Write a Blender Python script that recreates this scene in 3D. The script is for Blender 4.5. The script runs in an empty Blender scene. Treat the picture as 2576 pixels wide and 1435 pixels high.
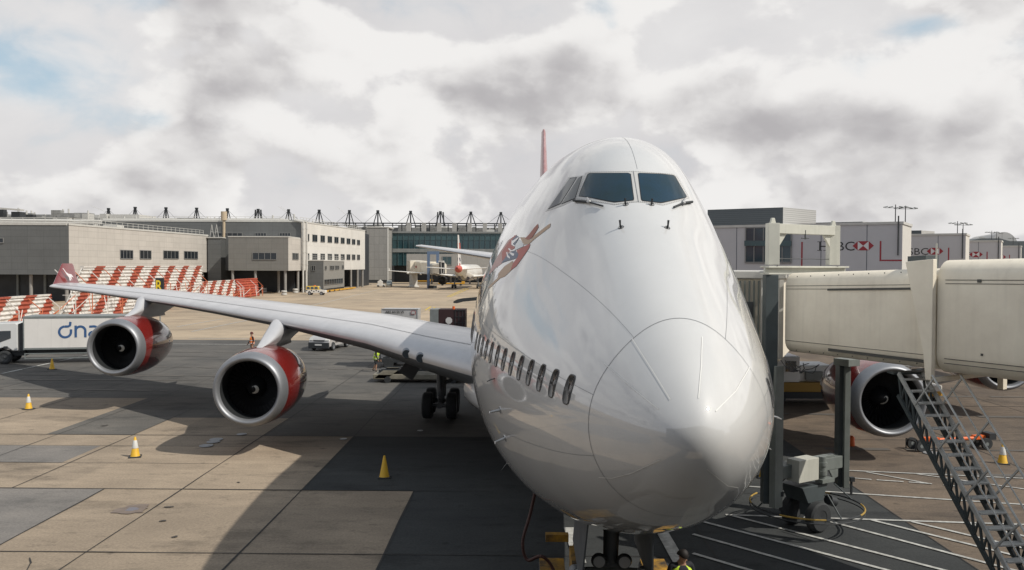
import bpy, bmesh, math, random
import numpy as np
from mathutils import Vector, Matrix
from mathutils.bvhtree import BVHTree
random.seed(7)
SC = bpy.context.scene
COL = SC.collection
R = math.radians
# ------------------------------------------------------------------ camera
F_PX, CW, CH = 2085.0, 2576.0, 1435.0
CAMZ = 7.22
cd = bpy.data.cameras.new('camera')
cam = bpy.data.objects.new('camera', cd); COL.objects.link(cam)
cd.sensor_width = 36.0; cd.lens = 36.0*F_PX/CW; cd.clip_start = 0.1; cd.clip_end = 6000
CM = Matrix.Translation((0, 0, CAMZ)) @ Matrix.Rotation(R(0.66), 4, 'Z') @ Matrix.Rotation(R(90-1.387), 4, 'X') @ Matrix.Rotation(R(0.25), 4, 'Z')
cam.matrix_world = CM
SC.camera = cam
CAM = Vector((0, 0, CAMZ))
def ray(px, py):
    v = Vector(((px-CW/2)/F_PX, -(py-CH/2)/F_PX, -1.0))
    return (CM.to_3x3() @ v).normalized()
def G(px, py, z=0.0):
    d = ray(px, py); t = (z-CAM.z)/d.z
    return CAM + d*t
def P(px, py, Y):
    d = ray(px, py); return CAM + d*(Y/d.y)
def W(px, py, a, b):
    """hit of the view ray with the upright wall through ground points a and b"""
    d = ray(px, py); n = Vector((-(b[1]-a[1]), b[0]-a[0], 0))
    t = (Vector((a[0], a[1], 0))-CAM).dot(n)/d.dot(n)
    return CAM + d*t
# ------------------------------------------------------------------ colour management, sun, sky
SC.view_settings.view_transform = 'Standard'
SC.view_settings.look = 'None'
SC.view_settings.exposure = 0.35
SC.view_settings.gamma = 1.0
SUNDIR = Vector((0.91, -0.42, 1.0)).normalized()
sd = bpy.data.lights.new('sun', 'SUN'); sd.energy = 3.2; sd.angle = R(0.5); sd.color = (1.0, 0.94, 0.84)
sun = bpy.data.objects.new('sun', sd); COL.objects.link(sun)
sun.rotation_euler = SUNDIR.to_track_quat('Z', 'Y').to_euler()
sun.location = (40, -20, 60)

world = bpy.data.worlds.new('World'); SC.world = world; world.use_nodes = True
world.cycles.sampling_method = 'MANUAL'; world.cycles.sample_map_resolution = 256
nt = world.node_tree; nt.nodes.clear()
def N(t, **k):
    n = nt.nodes.new(t)
    for a, b in k.items(): setattr(n, a, b)
    return n
def L(a, b): nt.links.new(a, b)
def M(op, a, b=None, clamp=False, c=None):
    n = N('ShaderNodeMath', operation=op); n.use_clamp = clamp
    for i, v in enumerate((a, b, c)):
        if v is None: continue
        if isinstance(v, (int, float)): n.inputs[i].default_value = v
        else: L(v, n.inputs[i])
    return n.outputs[0]
def mixc(f, a, b):
    n = N('ShaderNodeMix', data_type='RGBA')
    for i, v in ((0, f), (6, a), (7, b)):
        if isinstance(v, (int, float)): n.inputs[i].default_value = v
        elif isinstance(v, tuple): n.inputs[i].default_value = (*v, 1)
        else: L(v, n.inputs[i])
    return n.outputs[2]
def smooth(x, lo, hi):
    n = N('ShaderNodeMapRange', interpolation_type='SMOOTHERSTEP'); L(x, n.inputs[0])
    n.inputs[1].default_value = lo; n.inputs[2].default_value = hi
    return n.outputs[0]
tc = N('ShaderNodeTexCoord'); sx = N('ShaderNodeSeparateXYZ'); L(tc.outputs['Generated'], sx.inputs[0])
X_, Y_, Z_ = sx.outputs
zz = M('ADD', M('MAXIMUM', Z_, 0.0), 0.16)
cx = N('ShaderNodeCombineXYZ'); L(M('DIVIDE', X_, zz), cx.inputs[0]); L(M('DIVIDE', Y_, zz), cx.inputs[1])
CX = cx.outputs[0]
def noise(vec, scale, detail=8, rough=0.55, off=(0, 0, 0), dist=0.0, lac=2.0):
    mp = N('ShaderNodeMapping'); L(vec, mp.inputs[0]); mp.inputs[1].default_value = off
    n = N('ShaderNodeTexNoise'); L(mp.outputs[0], n.inputs['Vector'])
    n.inputs['Scale'].default_value = scale; n.inputs['Detail'].default_value = detail
    n.inputs['Roughness'].default_value = rough; n.inputs['Distortion'].default_value = dist
    n.inputs['Lacunarity'].default_value = lac
    return n.outputs[0]
def blob(px, py, rpx, amt, prev, ax=1.0):
    """soft patch of the cloud deck round one direction of the sky"""
    d0 = ray(px, py)
    sub = N('ShaderNodeVectorMath', operation='SUBTRACT'); L(tc.outputs['Generated'], sub.inputs[0]); sub.inputs[1].default_value = d0
    mul = N('ShaderNodeVectorMath', operation='MULTIPLY'); L(sub.outputs[0], mul.inputs[0]); mul.inputs[1].default_value = (1/ax, 1/ax, 1)
    ln = N('ShaderNodeVectorMath', operation='LENGTH'); L(mul.outputs[0], ln.inputs[0])
    q = M('DIVIDE', ln.outputs['Value'], rpx/F_PX)
    g = M('EXPONENT', M('MULTIPLY', M('MULTIPLY', q, q), -1.0))
    return M('MULTIPLY_ADD', g, amt, c=prev)
GEN = tc.outputs['Generated']
def stretched(vec, k):
    v = N('ShaderNodeVectorMath', operation='MULTIPLY'); L(vec, v.inputs[0]); v.inputs[1].default_value = k; return v.outputs[0]
SV = stretched(GEN, (1.0, 1.0, 1.55))
wc = N('ShaderNodeTexNoise'); L(SV, wc.inputs['Vector']); wc.inputs['Scale'].default_value = 7.0; wc.inputs['Detail'].default_value = 5; wc.inputs['Roughness'].default_value = .6
ws = N('ShaderNodeVectorMath', operation='MULTIPLY_ADD'); L(wc.outputs['Color'], ws.inputs[0]); ws.inputs[1].default_value = (.16, .16, .16); L(SV, ws.inputs[2])
WV = ws.outputs[0]
def puff(scale, off, det=2.5):
    mp = N('ShaderNodeMapping'); L(WV, mp.inputs[0]); mp.inputs[1].default_value = off
    v = N('ShaderNodeTexVoronoi', feature='F1'); L(mp.outputs[0], v.inputs['Vector'])
    v.inputs['Scale'].default_value = scale; v.inputs['Detail'].default_value = det; v.inputs['Roughness'].default_value = .5; v.normalize = True
    return v.outputs['Distance']
v1 = puff(6.5, (0, 0, 0)); v1o = puff(6.5, (-.012, .0, -.035))
n1 = noise(SV, 4.0, 7, 0.5, dist=0.2)
n1o = noise(SV, 4.0, 3, 0.45, off=(0.012, 0.0, 0.035), dist=0.2)
n2 = noise(SV, 2.4, 3, 0.5, off=(3, 1, 0))
n3 = noise(SV, 12.0, 5, 0.55, off=(5, 2, 0), dist=.3)
# where the deck is dark and where it opens (the photograph's own clouds)
dk = 0.0
z0 = M('MULTIPLY', X_, 0.0)
dk = z0
for b in [(1880, 350, 110, 0.6, 1.6), (1720, 270, 90, .5, 1.6), (1230, 130, 90, 0.55, 1.9), (520, 290, 85, 1.15, 1.0), (600, 215, 60, .7, 1.3), (450, 360, 60, .5, 1.8), (2200, 430, 120, .25, 2.4),
          (880, 450, 60, .25, 2.4), (330, 450, 90, .35, 2.6), (2430, 320, 100, .25, 2.0), (130, 350, 80, .25, 2.0), (780, 120, 90, .3, 1.8), (1300, 180, 60, .25, 1.2), (2000, 500, 60, .2, 4), (60, 500, 60, .2, 3), (1250, 460, 50, .2, 1.6), (60, 110, 70, .2, 2.5),
          (850, 260, 140, -.3, 1.3), (1060, 400, 90, -.35, 1.6), (1000, 40, 100, -.2, 2), (2100, 110, 150, -.35, 2.4), (2050, 380, 70, -.25, 1.6), (640, 85, 40, -.35, 1.5), (470, 370, 50, -.3, 1.2), (1640, 130, 110, -.3, 1.6), (250, 250, 90, -.15, 2.4), (150, 400, 60, -.3, 2)]:
    dk = blob(b[0], b[1], b[2], b[3]*(.46 if b[3] > 0 else .8), dk, b[4])
gap = z0
for b in [(50, 175, 40, 0.62, 4.0), (70, 235, 30, .5, 3.5), (380, 330, 40, .3, 3), (1520, 18, 34, 0.6, 2.2), (1540, 66, 20, .5, 1.2), (2180, 165, 45, .35, 2.6), (2330, 68, 30, .45, 3.5), (1290, 238, 25, .3, 2), (420, 12, 30, .4, 5), (2560, 110, 40, .35, 2), (330, 290, 26, .25, 5)]:
    gap = blob(b[0], b[1], b[2], b[3], gap, b[4])
# a soft high layer and, in front of it, cumulus with lit tops and grey bodies
f0 = M('ADD', n1, M('MULTIPLY', M('SUBTRACT', 0.42, v1), 0.30)); f0 = M('ADD', f0, M('MULTIPLY', M('SUBTRACT', n3, .5), .16))
f1 = M('ADD', n1o, M('MULTIPLY', M('SUBTRACT', 0.42, v1o), 0.30))
f0b = M('ADD', f0, M('MULTIPLY', dk, 0.16))
edge = smooth(f0b, 0.485, 0.565)
shade = M('ADD', M('MULTIPLY', M('SUBTRACT', f0, f1), 5.0), 0.66)
shade = M('SUBTRACT', shade, M('MULTIPLY', smooth(f0b, 0.54, 0.74), 0.50))
shade = M('SUBTRACT', shade, M('MULTIPLY', dk, M('ADD', M('MULTIPLY', M('SUBTRACT', n3, .5), 2.2), 0.55)))
shade = M('ADD', shade, M('MULTIPLY', M('SUBTRACT', v1o, v1), 0.7))
cum = mixc(smooth(shade, -0.35, 1.0), (3.6, 3.48, 3.56), (6.9, 6.78, 6.66))
high = M('SUBTRACT', M('ADD', M('MULTIPLY', M('SUBTRACT', n2, .5), 1.6), M('ADD', M('MULTIPLY', M('SUBTRACT', n3, .5), .5), .62)), M('MULTIPLY', dk, .5), clamp=True)
back = mixc(high, (4.3, 4.2, 4.35), (6.2, 6.12, 6.1))
cloud = mixc(edge, back, cum)
sky = N('ShaderNodeTexSky', sky_type='NISHITA'); sky.sun_disc = False
sky.sun_elevation = math.asin(SUNDIR.z); sky.sun_rotation = math.atan2(SUNDIR.x, SUNDIR.y)
sky.air_density = 1.0; sky.dust_density = 2.0; sky.ozone_density = 1.5
blue = mixc(0.7, sky.outputs[0], (3.6, 4.8, 5.5))
cov = M('ADD', M('ADD', M('MULTIPLY', M('SUBTRACT', n1, 0.5), 2.2), 1.1), M('MULTIPLY', M('SUBTRACT', n3, 0.5), 1.6))
cov = smooth(M('SUBTRACT', cov, M('MULTIPLY', gap, 1.2)), -0.2, 1.0)
skyc = mixc(cov, blue, cloud)
# the unseen sky overhead is set dimmer and bluer to trim the fill light
thick = smooth(Z_, 0.42, 0.75)
skyc = mixc(M('MULTIPLY', thick, 0.9), skyc, (2.7, 3.2, 3.8))
# unseen sky behind the camera, blended to a set tone for fill light
rear = smooth(M('MULTIPLY', Y_, -1.0), -0.15, 0.45)
skyc = mixc(M('MULTIPLY', rear, 0.6), skyc, (4.4, 4.8, 5.4))
bg = N('ShaderNodeBackground'); L(skyc, bg.inputs[0]); bg.inputs[1].default_value = 0.1
wo = N('ShaderNodeOutputWorld'); L(bg.outputs[0], wo.inputs[0])

# ------------------------------------------------------------------ materials
MATS = {}
def mat(name, col, rough=0.6, metal=0.0, var=0.0, vscale=1.5, col2=None, coat=0.0, bump=0.0, bscale=30, spec=0.5, streak=0.0, emit=None, brick=None, stretch=None, alpha=None):
    if name in MATS: return MATS[name]
    m = bpy.data.materials.new(name); m.use_nodes = True; MATS[name] = m
    t = m.node_tree; b = t.nodes['Principled BSDF']
    b.inputs['Roughness'].default_value = rough; b.inputs['Metallic'].default_value = metal
    b.inputs['Specular IOR Level'].default_value = spec
    b.inputs['Coat Weight'].default_value = coat; b.inputs['Coat Roughness'].default_value = 0.035
    b.inputs['Base Color'].default_value = (*col, 1)
    if emit:
        b.inputs['Emission Color'].default_value = (*emit[0], 1); b.inputs['Emission Strength'].default_value = emit[1]
    def nn(k, **a):
        n = t.nodes.new(k)
        for x, y in a.items(): setattr(n, x, y)
        return n
    g = nn('ShaderNodeNewGeometry'); mp = nn('ShaderNodeMapping'); t.links.new(g.outputs['Position'], mp.inputs[0])
    if stretch: mp.inputs[3].default_value = stretch
    cur = None
    def mx(fac, a, c, mode='MIX'):
        n = nn('ShaderNodeMix', data_type='RGBA', blend_type=mode)
        if isinstance(fac, float): n.inputs[0].default_value = fac
        else: t.links.new(fac, n.inputs[0])
        for i, v in ((6, a), (7, c)):
            if isinstance(v, tuple): n.inputs[i].default_value = (*v, 1)
            else: t.links.new(v, n.inputs[i])
        return n.outputs[2]
    cur = tuple(col)
    if var > 0:
        no = nn('ShaderNodeTexNoise'); t.links.new(mp.outputs[0], no.inputs['Vector'])
        no.inputs['Scale'].default_value = vscale; no.inputs['Detail'].default_value = 9; no.inputs['Roughness'].default_value = 0.65
        cr = nn('ShaderNodeMapRange'); t.links.new(no.outputs[0], cr.inputs[0]); cr.inputs[1].default_value = 0.32; cr.inputs[2].default_value = 0.68
        c2 = col2 if col2 else tuple(c*(1-var) for c in col)
        cur = mx(cr.outputs[0], cur, c2)
        rr = nn('ShaderNodeMapRange'); t.links.new(no.outputs[0], rr.inputs[0])
        rr.inputs[3].default_value = max(0.02, rough*0.8); rr.inputs[4].default_value = min(1, rough*1.25)
        t.links.new(rr.outputs[0], b.inputs['Roughness'])
    if streak > 0:
        mp2 = nn('ShaderNodeMapping'); t.links.new(g.outputs['Position'], mp2.inputs[0]); mp2.inputs[3].default_value = (6, 6, 0.35)
        n2_ = nn('ShaderNodeTexNoise'); t.links.new(mp2.outputs[0], n2_.inputs['Vector']); n2_.inputs['Scale'].default_value = 1.0; n2_.inputs['Detail'].default_value = 6
        cr = nn('ShaderNodeMapRange'); t.links.new(n2_.outputs[0], cr.inputs[0]); cr.inputs[1].default_value = 0.5; cr.inputs[2].default_value = 0.75; cr.inputs[4].default_value = streak
        cur = mx(cr.outputs[0], cur, tuple(c*0.45 for c in col))
    if brick:
        # (axis 'x' or 'y', panel w, panel h, line width, darkness)
        ax, bw, bh, lw, dkk = brick
        s = nn('ShaderNodeSeparateXYZ'); t.links.new(g.outputs['Position'], s.inputs[0])
        c = nn('ShaderNodeCombineXYZ'); t.links.new(s.outputs['XY'.index(ax.upper())], c.inputs[0]); t.links.new(s.outputs[2], c.inputs[1])
        br_ = nn('ShaderNodeTexBrick'); t.links.new(c.outputs[0], br_.inputs[0])
        br_.offset = 0.0
        br_.inputs['Scale'].default_value = 1.0; br_.inputs['Brick Width'].default_value = bw; br_.inputs['Row Height'].default_value = bh
        br_.inputs['Mortar Size'].default_value = lw; br_.inputs['Mortar Smooth'].default_value = 0.0
        br_.inputs['Color1'].default_value = (1, 1, 1, 1); br_.inputs['Color2'].default_value = (.93, .93, .93, 1)
        br_.inputs['Mortar'].default_value = (dkk, dkk, dkk, 1)
        cur = mx(1.0, cur, br_.outputs[0], 'MULTIPLY')
    if not isinstance(cur, tuple): t.links.new(cur, b.inputs['Base Color'])
    if bump > 0:
        nb = nn('ShaderNodeTexNoise'); t.links.new(mp.outputs[0], nb.inputs['Vector']); nb.inputs['Scale'].default_value = bscale; nb.inputs['Detail'].default_value = 6
        bp = nn('ShaderNodeBump'); bp.inputs['Strength'].default_value = bump; bp.inputs['Distance'].default_value = 0.02
        t.links.new(nb.outputs[0], bp.inputs['Height']); t.links.new(bp.outputs[0], b.inputs['Normal'])
    return m

# ------------------------------------------------------------------ mesh builder
def basis(d):
    d = Vector(d).normalized()
    u = d.cross(Vector((0, 0, 1)))
    if u.length < 1e-4: u = Vector((1, 0, 0))
    u.normalize(); return u, d.cross(u).normalized(), d
class MB:
    def __init__(s): s.v = []; s.f = []; s.m = []; s.flat = []
    def add(s, vs, fs, m=0):
        o = len(s.v); s.v += [tuple(x) for x in vs]; s.f += [[i+o for i in f] for f in fs]; s.m += [m]*len(fs); return s
    def box(s, c, size, rz=0.0, m=0, rot=None):
        hx, hy, hz = size[0]/2, size[1]/2, size[2]/2
        Rm = rot if rot is not None else Matrix.Rotation(rz, 3, 'Z')
        vs = [Vector(c)+Rm @ Vector((x*hx, y*hy, z*hz)) for x in (-1, 1) for y in (-1, 1) for z in (-1, 1)]
        return s.add(vs, [(0, 1, 3, 2), (4, 6, 7, 5), (0, 4, 5, 1), (2, 3, 7, 6), (0, 2, 6, 4), (1, 5, 7, 3)], m)
    def bx(s, x0, x1, y0, y1, z0, z1, m=0):
        return s.box(((x0+x1)/2, (y0+y1)/2, (z0+z1)/2), (abs(x1-x0), abs(y1-y0), abs(z1-z0)), 0, m)
    def tube(s, a, b, r0, r1=None, n=10, m=0, caps=True):
        r1 = r0 if r1 is None else r1; a = Vector(a); b = Vector(b); u, w, d = basis(b-a)
        vs = []
        for c, r in ((a, r0), (b, r1)):
            for i in range(n):
                t = 2*math.pi*i/n; vs.append(c+u*(r*math.cos(t))+w*(r*math.sin(t)))
        fs = [(i, (i+1) % n, n+(i+1) % n, n+i) for i in range(n)]
        if caps: fs += [tuple(range(n))[::-1], tuple(range(n, 2*n))]
        return s.add(vs, fs, m)
    def path(s, pts, r, n=6, m=0):
        for a, b in zip(pts, pts[1:]): s.tube(a, b, r, r, n, m)
        return s
    def beam(s, a, b, w, h, m=0, up=(0, 0, 1)):
        a = Vector(a); b = Vector(b); d = (b-a).normalized(); side = d.cross(Vector(up))
        if side.length < 1e-4: side = Vector((1, 0, 0))
        side.normalize(); upv = side.cross(d).normalized()
        vs = [c+side*(sx*w/2)+upv*(sz*h/2) for c in (a, b) for sx, sz in ((-1, -1), (1, -1), (1, 1), (-1, 1))]
        return s.add(vs, [(0, 1, 2, 3), (7, 6, 5, 4), (0, 4, 5, 1), (1, 5, 6, 2), (2, 6, 7, 3), (3, 7, 4, 0)], m)
    def lathe(s, prof, o=(0, 0, 0), ax=(0, 1, 0), n=32, m=0):
        o = Vector(o); u, w, d = basis(ax); vs = []
        for a, r in prof:
            for i in range(n):
                t = 2*math.pi*i/n; vs.append(o+d*a+u*(r*math.cos(t))+w*(r*math.sin(t)))
        fs = []
        for k in range(len(prof)-1):
            for i in range(n):
                j = (i+1) % n; fs.append((k*n+i, k*n+j, (k+1)*n+j, (k+1)*n+i))
        return s.add(vs, fs, m)
    def loft(s, rings, m=0, caps=True, closed=True):
        n = len(rings[0]); vs = [p for r in rings for p in r]; fs = []
        for k in range(len(rings)-1):
            for i in range(n if closed else n-1):
                j = (i+1) % n; fs.append((k*n+i, k*n+j, (k+1)*n+j, (k+1)*n+i))
        if caps: fs += [tuple(range(n))[::-1], tuple(range((len(rings)-1)*n, len(rings)*n))]
        return s.add(vs, fs, m)
    def prism(s, pts, off, m=0):
        """polygon pts (3D) pushed by vector off"""
        n = len(pts); off = Vector(off); vs = [Vector(p) for p in pts]+[Vector(p)+off for p in pts]
        fs = [tuple(range(n))[::-1], tuple(range(n, 2*n))]+[(i, (i+1) % n, n+(i+1) % n, n+i) for i in range(n)]
        return s.add(vs, fs, m)
    def poly(s, pts, m=0): return s.add(pts, [tuple(range(len(pts)))], m)
    def build(s, name, mats, parent=None, smooth=None, bev=0.0, **tags):
        me = bpy.data.meshes.new(name); me.from_pydata(s.v, [], s.f); me.validate()
        if not isinstance(mats, (list, tuple)): mats = [mats]
        for q in mats: me.materials.append(q)
        if len(me.polygons) == len(s.m): me.polygons.foreach_set('material_index', s.m)
        bm = bmesh.new(); bm.from_mesh(me); bmesh.ops.remove_doubles(bm, verts=bm.verts, dist=1e-5)
        bmesh.ops.recalc_face_normals(bm, faces=bm.faces); bm.to_mesh(me); bm.free()
        o = bpy.data.objects.new(name, me); COL.objects.link(o)
        if smooth:
            me.polygons.foreach_set('use_smooth', [True]*len(me.polygons)); me.set_sharp_from_angle(angle=R(smooth))
        if bev:
            b = o.modifiers.new('bevel', 'BEVEL'); b.width = bev; b.segments = 2; b.limit_method = 'ANGLE'; b.angle_limit = R(35)
        if parent: o.parent = parent
        for k, v in tags.items(): o['category' if k == 'cat' else k] = v
        me.update(); return o
def thing(name, label, cat, loc=(0, 0, 0), rz=0.0, group=None):
    o = bpy.data.objects.new(name, None); COL.objects.link(o); o.location = loc; o.rotation_euler = (0, 0, rz)
    o.empty_display_size = 0.3
    o['label'] = label; o['category'] = cat
    if group: o['group'] = group
    return o
def dup(root, loc, rz, label, group=None):
    def cp(o, par):
        c = o.copy(); COL.objects.link(c); c.parent = par
        for ch in [x for x in list(COL.objects) if x.parent == o]: cp(ch, c)
        return c
    r = cp(root, None); r.location = loc; r.rotation_euler = (0, 0, rz); r['label'] = label
    if group: r['group'] = group
    return r
def text_mesh(s, size, extr=0.0, offset=0.0):
    c = bpy.data.curves.new('t', 'FONT'); c.body = s; c.size = size; c.extrude = extr; c.offset = offset; c.resolution_u = 3
    o = bpy.data.objects.new('t', c); COL.objects.link(o)
    dg = bpy.context.evaluated_depsgraph_get(); me = bpy.data.meshes.new_from_object(o.evaluated_get(dg))
    bpy.data.objects.remove(o); bpy.data.curves.remove(c)
    vs = [tuple(v.co) for v in me.vertices]; fs = [tuple(p.vertices) for p in me.polygons]; bpy.data.meshes.remove(me)
    return vs, fs
def text_on(mb, s, size, org, u, v, m=0, sx=1.0, offset=0.0):
    vs, fs = text_mesh(s, size, 0, offset); org = Vector(org); u = Vector(u).normalized(); v = Vector(v).normalized()
    mb.add([org+u*(a[0]*sx)+v*a[1] for a in vs], fs, m)
def stroke(mb, pts, w, org, u, v, m=0):
    """flat ribbon along 2D points (lettering)"""
    org = Vector(org); u = Vector(u).normalized(); v = Vector(v).normalized(); L_ = []
    for i, p in enumerate(pts):
        a = Vector(pts[max(i-1, 0)]); b = Vector(pts[min(i+1, len(pts)-1)]); d = (b-a).normalized(); nrm = Vector((-d.y, d.x))*w/2
        L_.append((Vector(p)+nrm, Vector(p)-nrm))
    vs = []
    for a, b in L_: vs += [org+u*a.x+v*a.y, org+u*b.x+v*b.y]
    mb.add(vs, [(2*i, 2*i+1, 2*i+3, 2*i+2) for i in range(len(pts)-1)], m)
def arc(cx_, cy_, r, a0, a1, n=16, ry=None):
    ry = ry or r
    return [(cx_+r*math.cos(R(a0+(a1-a0)*i/n)), cy_+ry*math.sin(R(a0+(a1-a0)*i/n))) for i in range(n+1)]

# palette
white = mat('aircraft_white_paint', (0.585, 0.585, 0.58), 0.45, coat=1.0, var=0.07, vscale=0.7, spec=.3, bump=.035, bscale=1.3)
white.node_tree.nodes['Principled BSDF'].inputs['Coat IOR'].default_value = 1.85
seam = mat('seam_grey', (0.16, 0.17, 0.18), 0.6)
red = mat('aircraft_red_paint', (0.175, 0.014, 0.012), 0.25, coat=1.0, var=0.15, vscale=1.0)
polished = mat('bare_metal_lip', (0.27, 0.28, 0.30), 0.48, metal=0.6, var=0.12, vscale=3)
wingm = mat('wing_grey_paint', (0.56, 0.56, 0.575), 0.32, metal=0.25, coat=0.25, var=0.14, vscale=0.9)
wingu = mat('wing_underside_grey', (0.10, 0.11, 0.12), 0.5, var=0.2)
black = mat('soft_black', (0.022, 0.026, 0.030), 0.6)
fanm = mat('fan_shaded', (0.012, 0.013, 0.015), 0.45, metal=0.4)  # near black: the deep shade inside the inlet is put into this colour
rubber = mat('tyre_rubber', (0.03, 0.033, 0.036), 0.8, var=0.2, vscale=6)
glass = mat('dark_glass', (0.02, 0.035, 0.05), 0.06, spec=0.9, coat=0.5)
steel = mat('painted_steel_grey', (0.20, 0.22, 0.22), 0.5, var=0.25, vscale=2)
dsteel = mat('dark_steel', (0.05, 0.055, 0.06), 0.5, metal=0.3, var=0.3, vscale=3)
orange = mat('safety_orange', (0.75, 0.14, 0.025), 0.5, var=0.15, vscale=3)
yellow = mat('safety_yellow', (0.62, 0.33, 0.03), 0.5, var=0.25, vscale=4)
wpaint = mat('white_enamel', (0.58, 0.58, 0.56), 0.35, coat=0.3, var=0.1)
# ================================================================== GROUND
concrete = mat('apron_concrete_tan', (0.335, 0.245, 0.165), 0.9, var=0.3, vscale=0.35, col2=(0.20, 0.155, 0.115), bump=0.35, bscale=12, spec=0.2)
def ground_mat(name, c1, c2, c3, rough=0.88, sc=1.0):
    m = mat(name, c1, rough, spec=0.2); t = m.node_tree; b = t.nodes['Principled BSDF']
    g = t.nodes.new('ShaderNodeNewGeometry')
    def nz(s, d, r, st=(1, 1, 1)):
        mp = t.nodes.new('ShaderNodeMapping'); t.links.new(g.outputs['Position'], mp.inputs[0]); mp.inputs[3].default_value = st
        n = t.nodes.new('ShaderNodeTexNoise'); t.links.new(mp.outputs[0], n.inputs['Vector'])
        n.inputs['Scale'].default_value = s; n.inputs['Detail'].default_value = d; n.inputs['Roughness'].default_value = r; return n.outputs[0]
    def rng(x, a, c):
        n = t.nodes.new('ShaderNodeMapRange'); t.links.new(x, n.inputs[0]); n.inputs[1].default_value = a; n.inputs[2].default_value = c; return n.outputs[0]
    def mx(f, a, c, mode='MIX'):
        n = t.nodes.new('ShaderNodeMix'); n.data_type = 'RGBA'; n.blend_type = mode
        if isinstance(f, float): n.inputs[0].default_value = f
        else: t.links.new(f, n.inputs[0])
        for i, v in ((6, a), (7, c)):
            if isinstance(v, tuple): n.inputs[i].default_value = (*v, 1)
            else: t.links.new(v, n.inputs[i])
        return n.outputs[2]
    big = rng(nz(0.16*sc, 8, .62), .38, .66); mid = rng(nz(0.9*sc, 10, .7, (0.45, 1.5, 1)), .40, .72); fine = rng(nz(14, 6, .75), .25, .75)
    stain = rng(nz(0.42*sc, 11, .68, (0.5, 1.1, 1)), .54, .72); stain2 = rng(nz(1.7*sc, 10, .7, (0.6, 1.2, 1)), .56, .70)
    c = mx(big, c1, c2); c = mx(mid, c, c2); 
    s2 = t.nodes.new('ShaderNodeMath'); s2.operation = 'MULTIPLY'; t.links.new(stain, s2.inputs[0]); s2.inputs[1].default_value = .78
    c = mx(s2.outputs[0], c, c3)
    s3 = t.nodes.new('ShaderNodeMath'); s3.operation = 'MULTIPLY'; t.links.new(stain2, s3.inputs[0]); s3.inputs[1].default_value = .5
    c = mx(s3.outputs[0], c, c3)
    # pits and small oil drips
    vo = t.nodes.new('ShaderNodeTexVoronoi'); t.links.new(g.outputs['Position'], vo.inputs['Vector']); vo.inputs['Scale'].default_value = 0.7
    wv = rng(vo.outputs['Distance'], .03, .10); inv = t.nodes.new('ShaderNodeMath'); inv.operation = 'SUBTRACT'; inv.inputs[0].default_value = 1.0; t.links.new(wv, inv.inputs[1])
    i2 = t.nodes.new('ShaderNodeMath'); i2.operation = 'MULTIPLY'; t.links.new(inv.outputs[0], i2.inputs[0]); i2.inputs[1].default_value = .55
    c = mx(i2.outputs[0], c, c3)
    fm = t.nodes.new('ShaderNodeMapRange'); t.links.new(fine, fm.inputs[0]); fm.inputs[3].default_value = .66; fm.inputs[4].default_value = 1.26
    # colour of each cast bay differs a little
    sp = t.nodes.new('ShaderNodeMapping'); t.links.new(g.outputs['Position'], sp.inputs[0]); sp.inputs[1].default_value = (.02, -.05, 0)
    br = t.nodes.new('ShaderNodeTexBrick'); t.links.new(sp.outputs[0], br.inputs[0]); br.offset = 0
    br.inputs['Scale'].default_value = 1; br.inputs['Brick Width'].default_value = 7.4; br.inputs['Row Height'].default_value = 8.1; br.inputs['Mortar Size'].default_value = 0
    br.inputs['Color1'].default_value = (1, 1, 1, 1); br.inputs['Color2'].default_value = (.76, .78, .81, 1)
    c = mx(1.0, c, br.outputs[0], 'MULTIPLY')
    vm = t.nodes.new('ShaderNodeVectorMath'); vm.operation = 'SCALE'; t.links.new(c, vm.inputs[0]); t.links.new(fm.outputs[0], vm.inputs['Scale'])
    t.links.new(vm.outputs[0], b.inputs['Base Color'])
    bp = t.nodes.new('ShaderNodeBump'); bp.inputs['Strength'].default_value = .4; bp.inputs['Distance'].default_value = .01
    t.links.new(nz(25, 6, .7), bp.inputs['Height']); t.links.new(bp.outputs[0], b.inputs['Normal'])
    return m
gm_tan = ground_mat('tan_concrete', (0.385, 0.31, 0.23), (0.26, 0.21, 0.158), (0.09, 0.075, 0.06))
gm_grey = ground_mat('grey_asphalt', (0.165, 0.152, 0.135), (0.10, 0.096, 0.09), (0.035, 0.036, 0.037))
gm_dark = ground_mat('dark_asphalt', (0.068, 0.071, 0.07), (0.045, 0.048, 0.049), (0.02, 0.021, 0.022))
gm_pale = ground_mat('pale_grey_concrete', (0.24, 0.22, 0.20), (0.17, 0.16, 0.15), (0.07, 0.07, 0.068))
gm_brown = ground_mat('brown_concrete', (0.20, 0.155, 0.115), (0.115, 0.092, 0.074), (0.04, 0.034, 0.03), sc=1.6)
gm_far = ground_mat('far_concrete', (0.50, 0.40, 0.285), (0.38, 0.30, 0.215), (0.17, 0.14, 0.11), sc=.4)
def sheet(name, polys, z, m):
    mb = MB()
    for p in polys: mb.poly([(x, y, z) for x, y in p])
    return mb.build(name, m, kind='structure')
def rect(x0, x1, y0, y1): return [(x0, y0), (x1, y0), (x1, y1), (x0, y1)]
sheet('ground', [rect(-1500, 1500, -200, 3500)], 0.0, gm_tan)
sheet('far_apron', [rect(-400, 10.89, 78, 600), rect(10.89, 300, 95, 600)], 0.004, gm_far)
sheet('taxi_lane', [rect(-70, 10.9, 44, 78), rect(-10.8, 10.9, 34.5, 44), rect(-20, -16.3, 34.5, 44), rect(-16.3, -10.8, 38.5, 44)], 0.004, gm_grey)
sheet('stand_asphalt', [rect(-3.4, 10.9, 2, 26.2), rect(-7.0, 10.9, 26.2, 34.5)], 0.004, gm_dark)
sheet('near_bay', [rect(-.6, 3.6, 2.6, 5.2)], 0.008, gm_tan)
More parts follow.
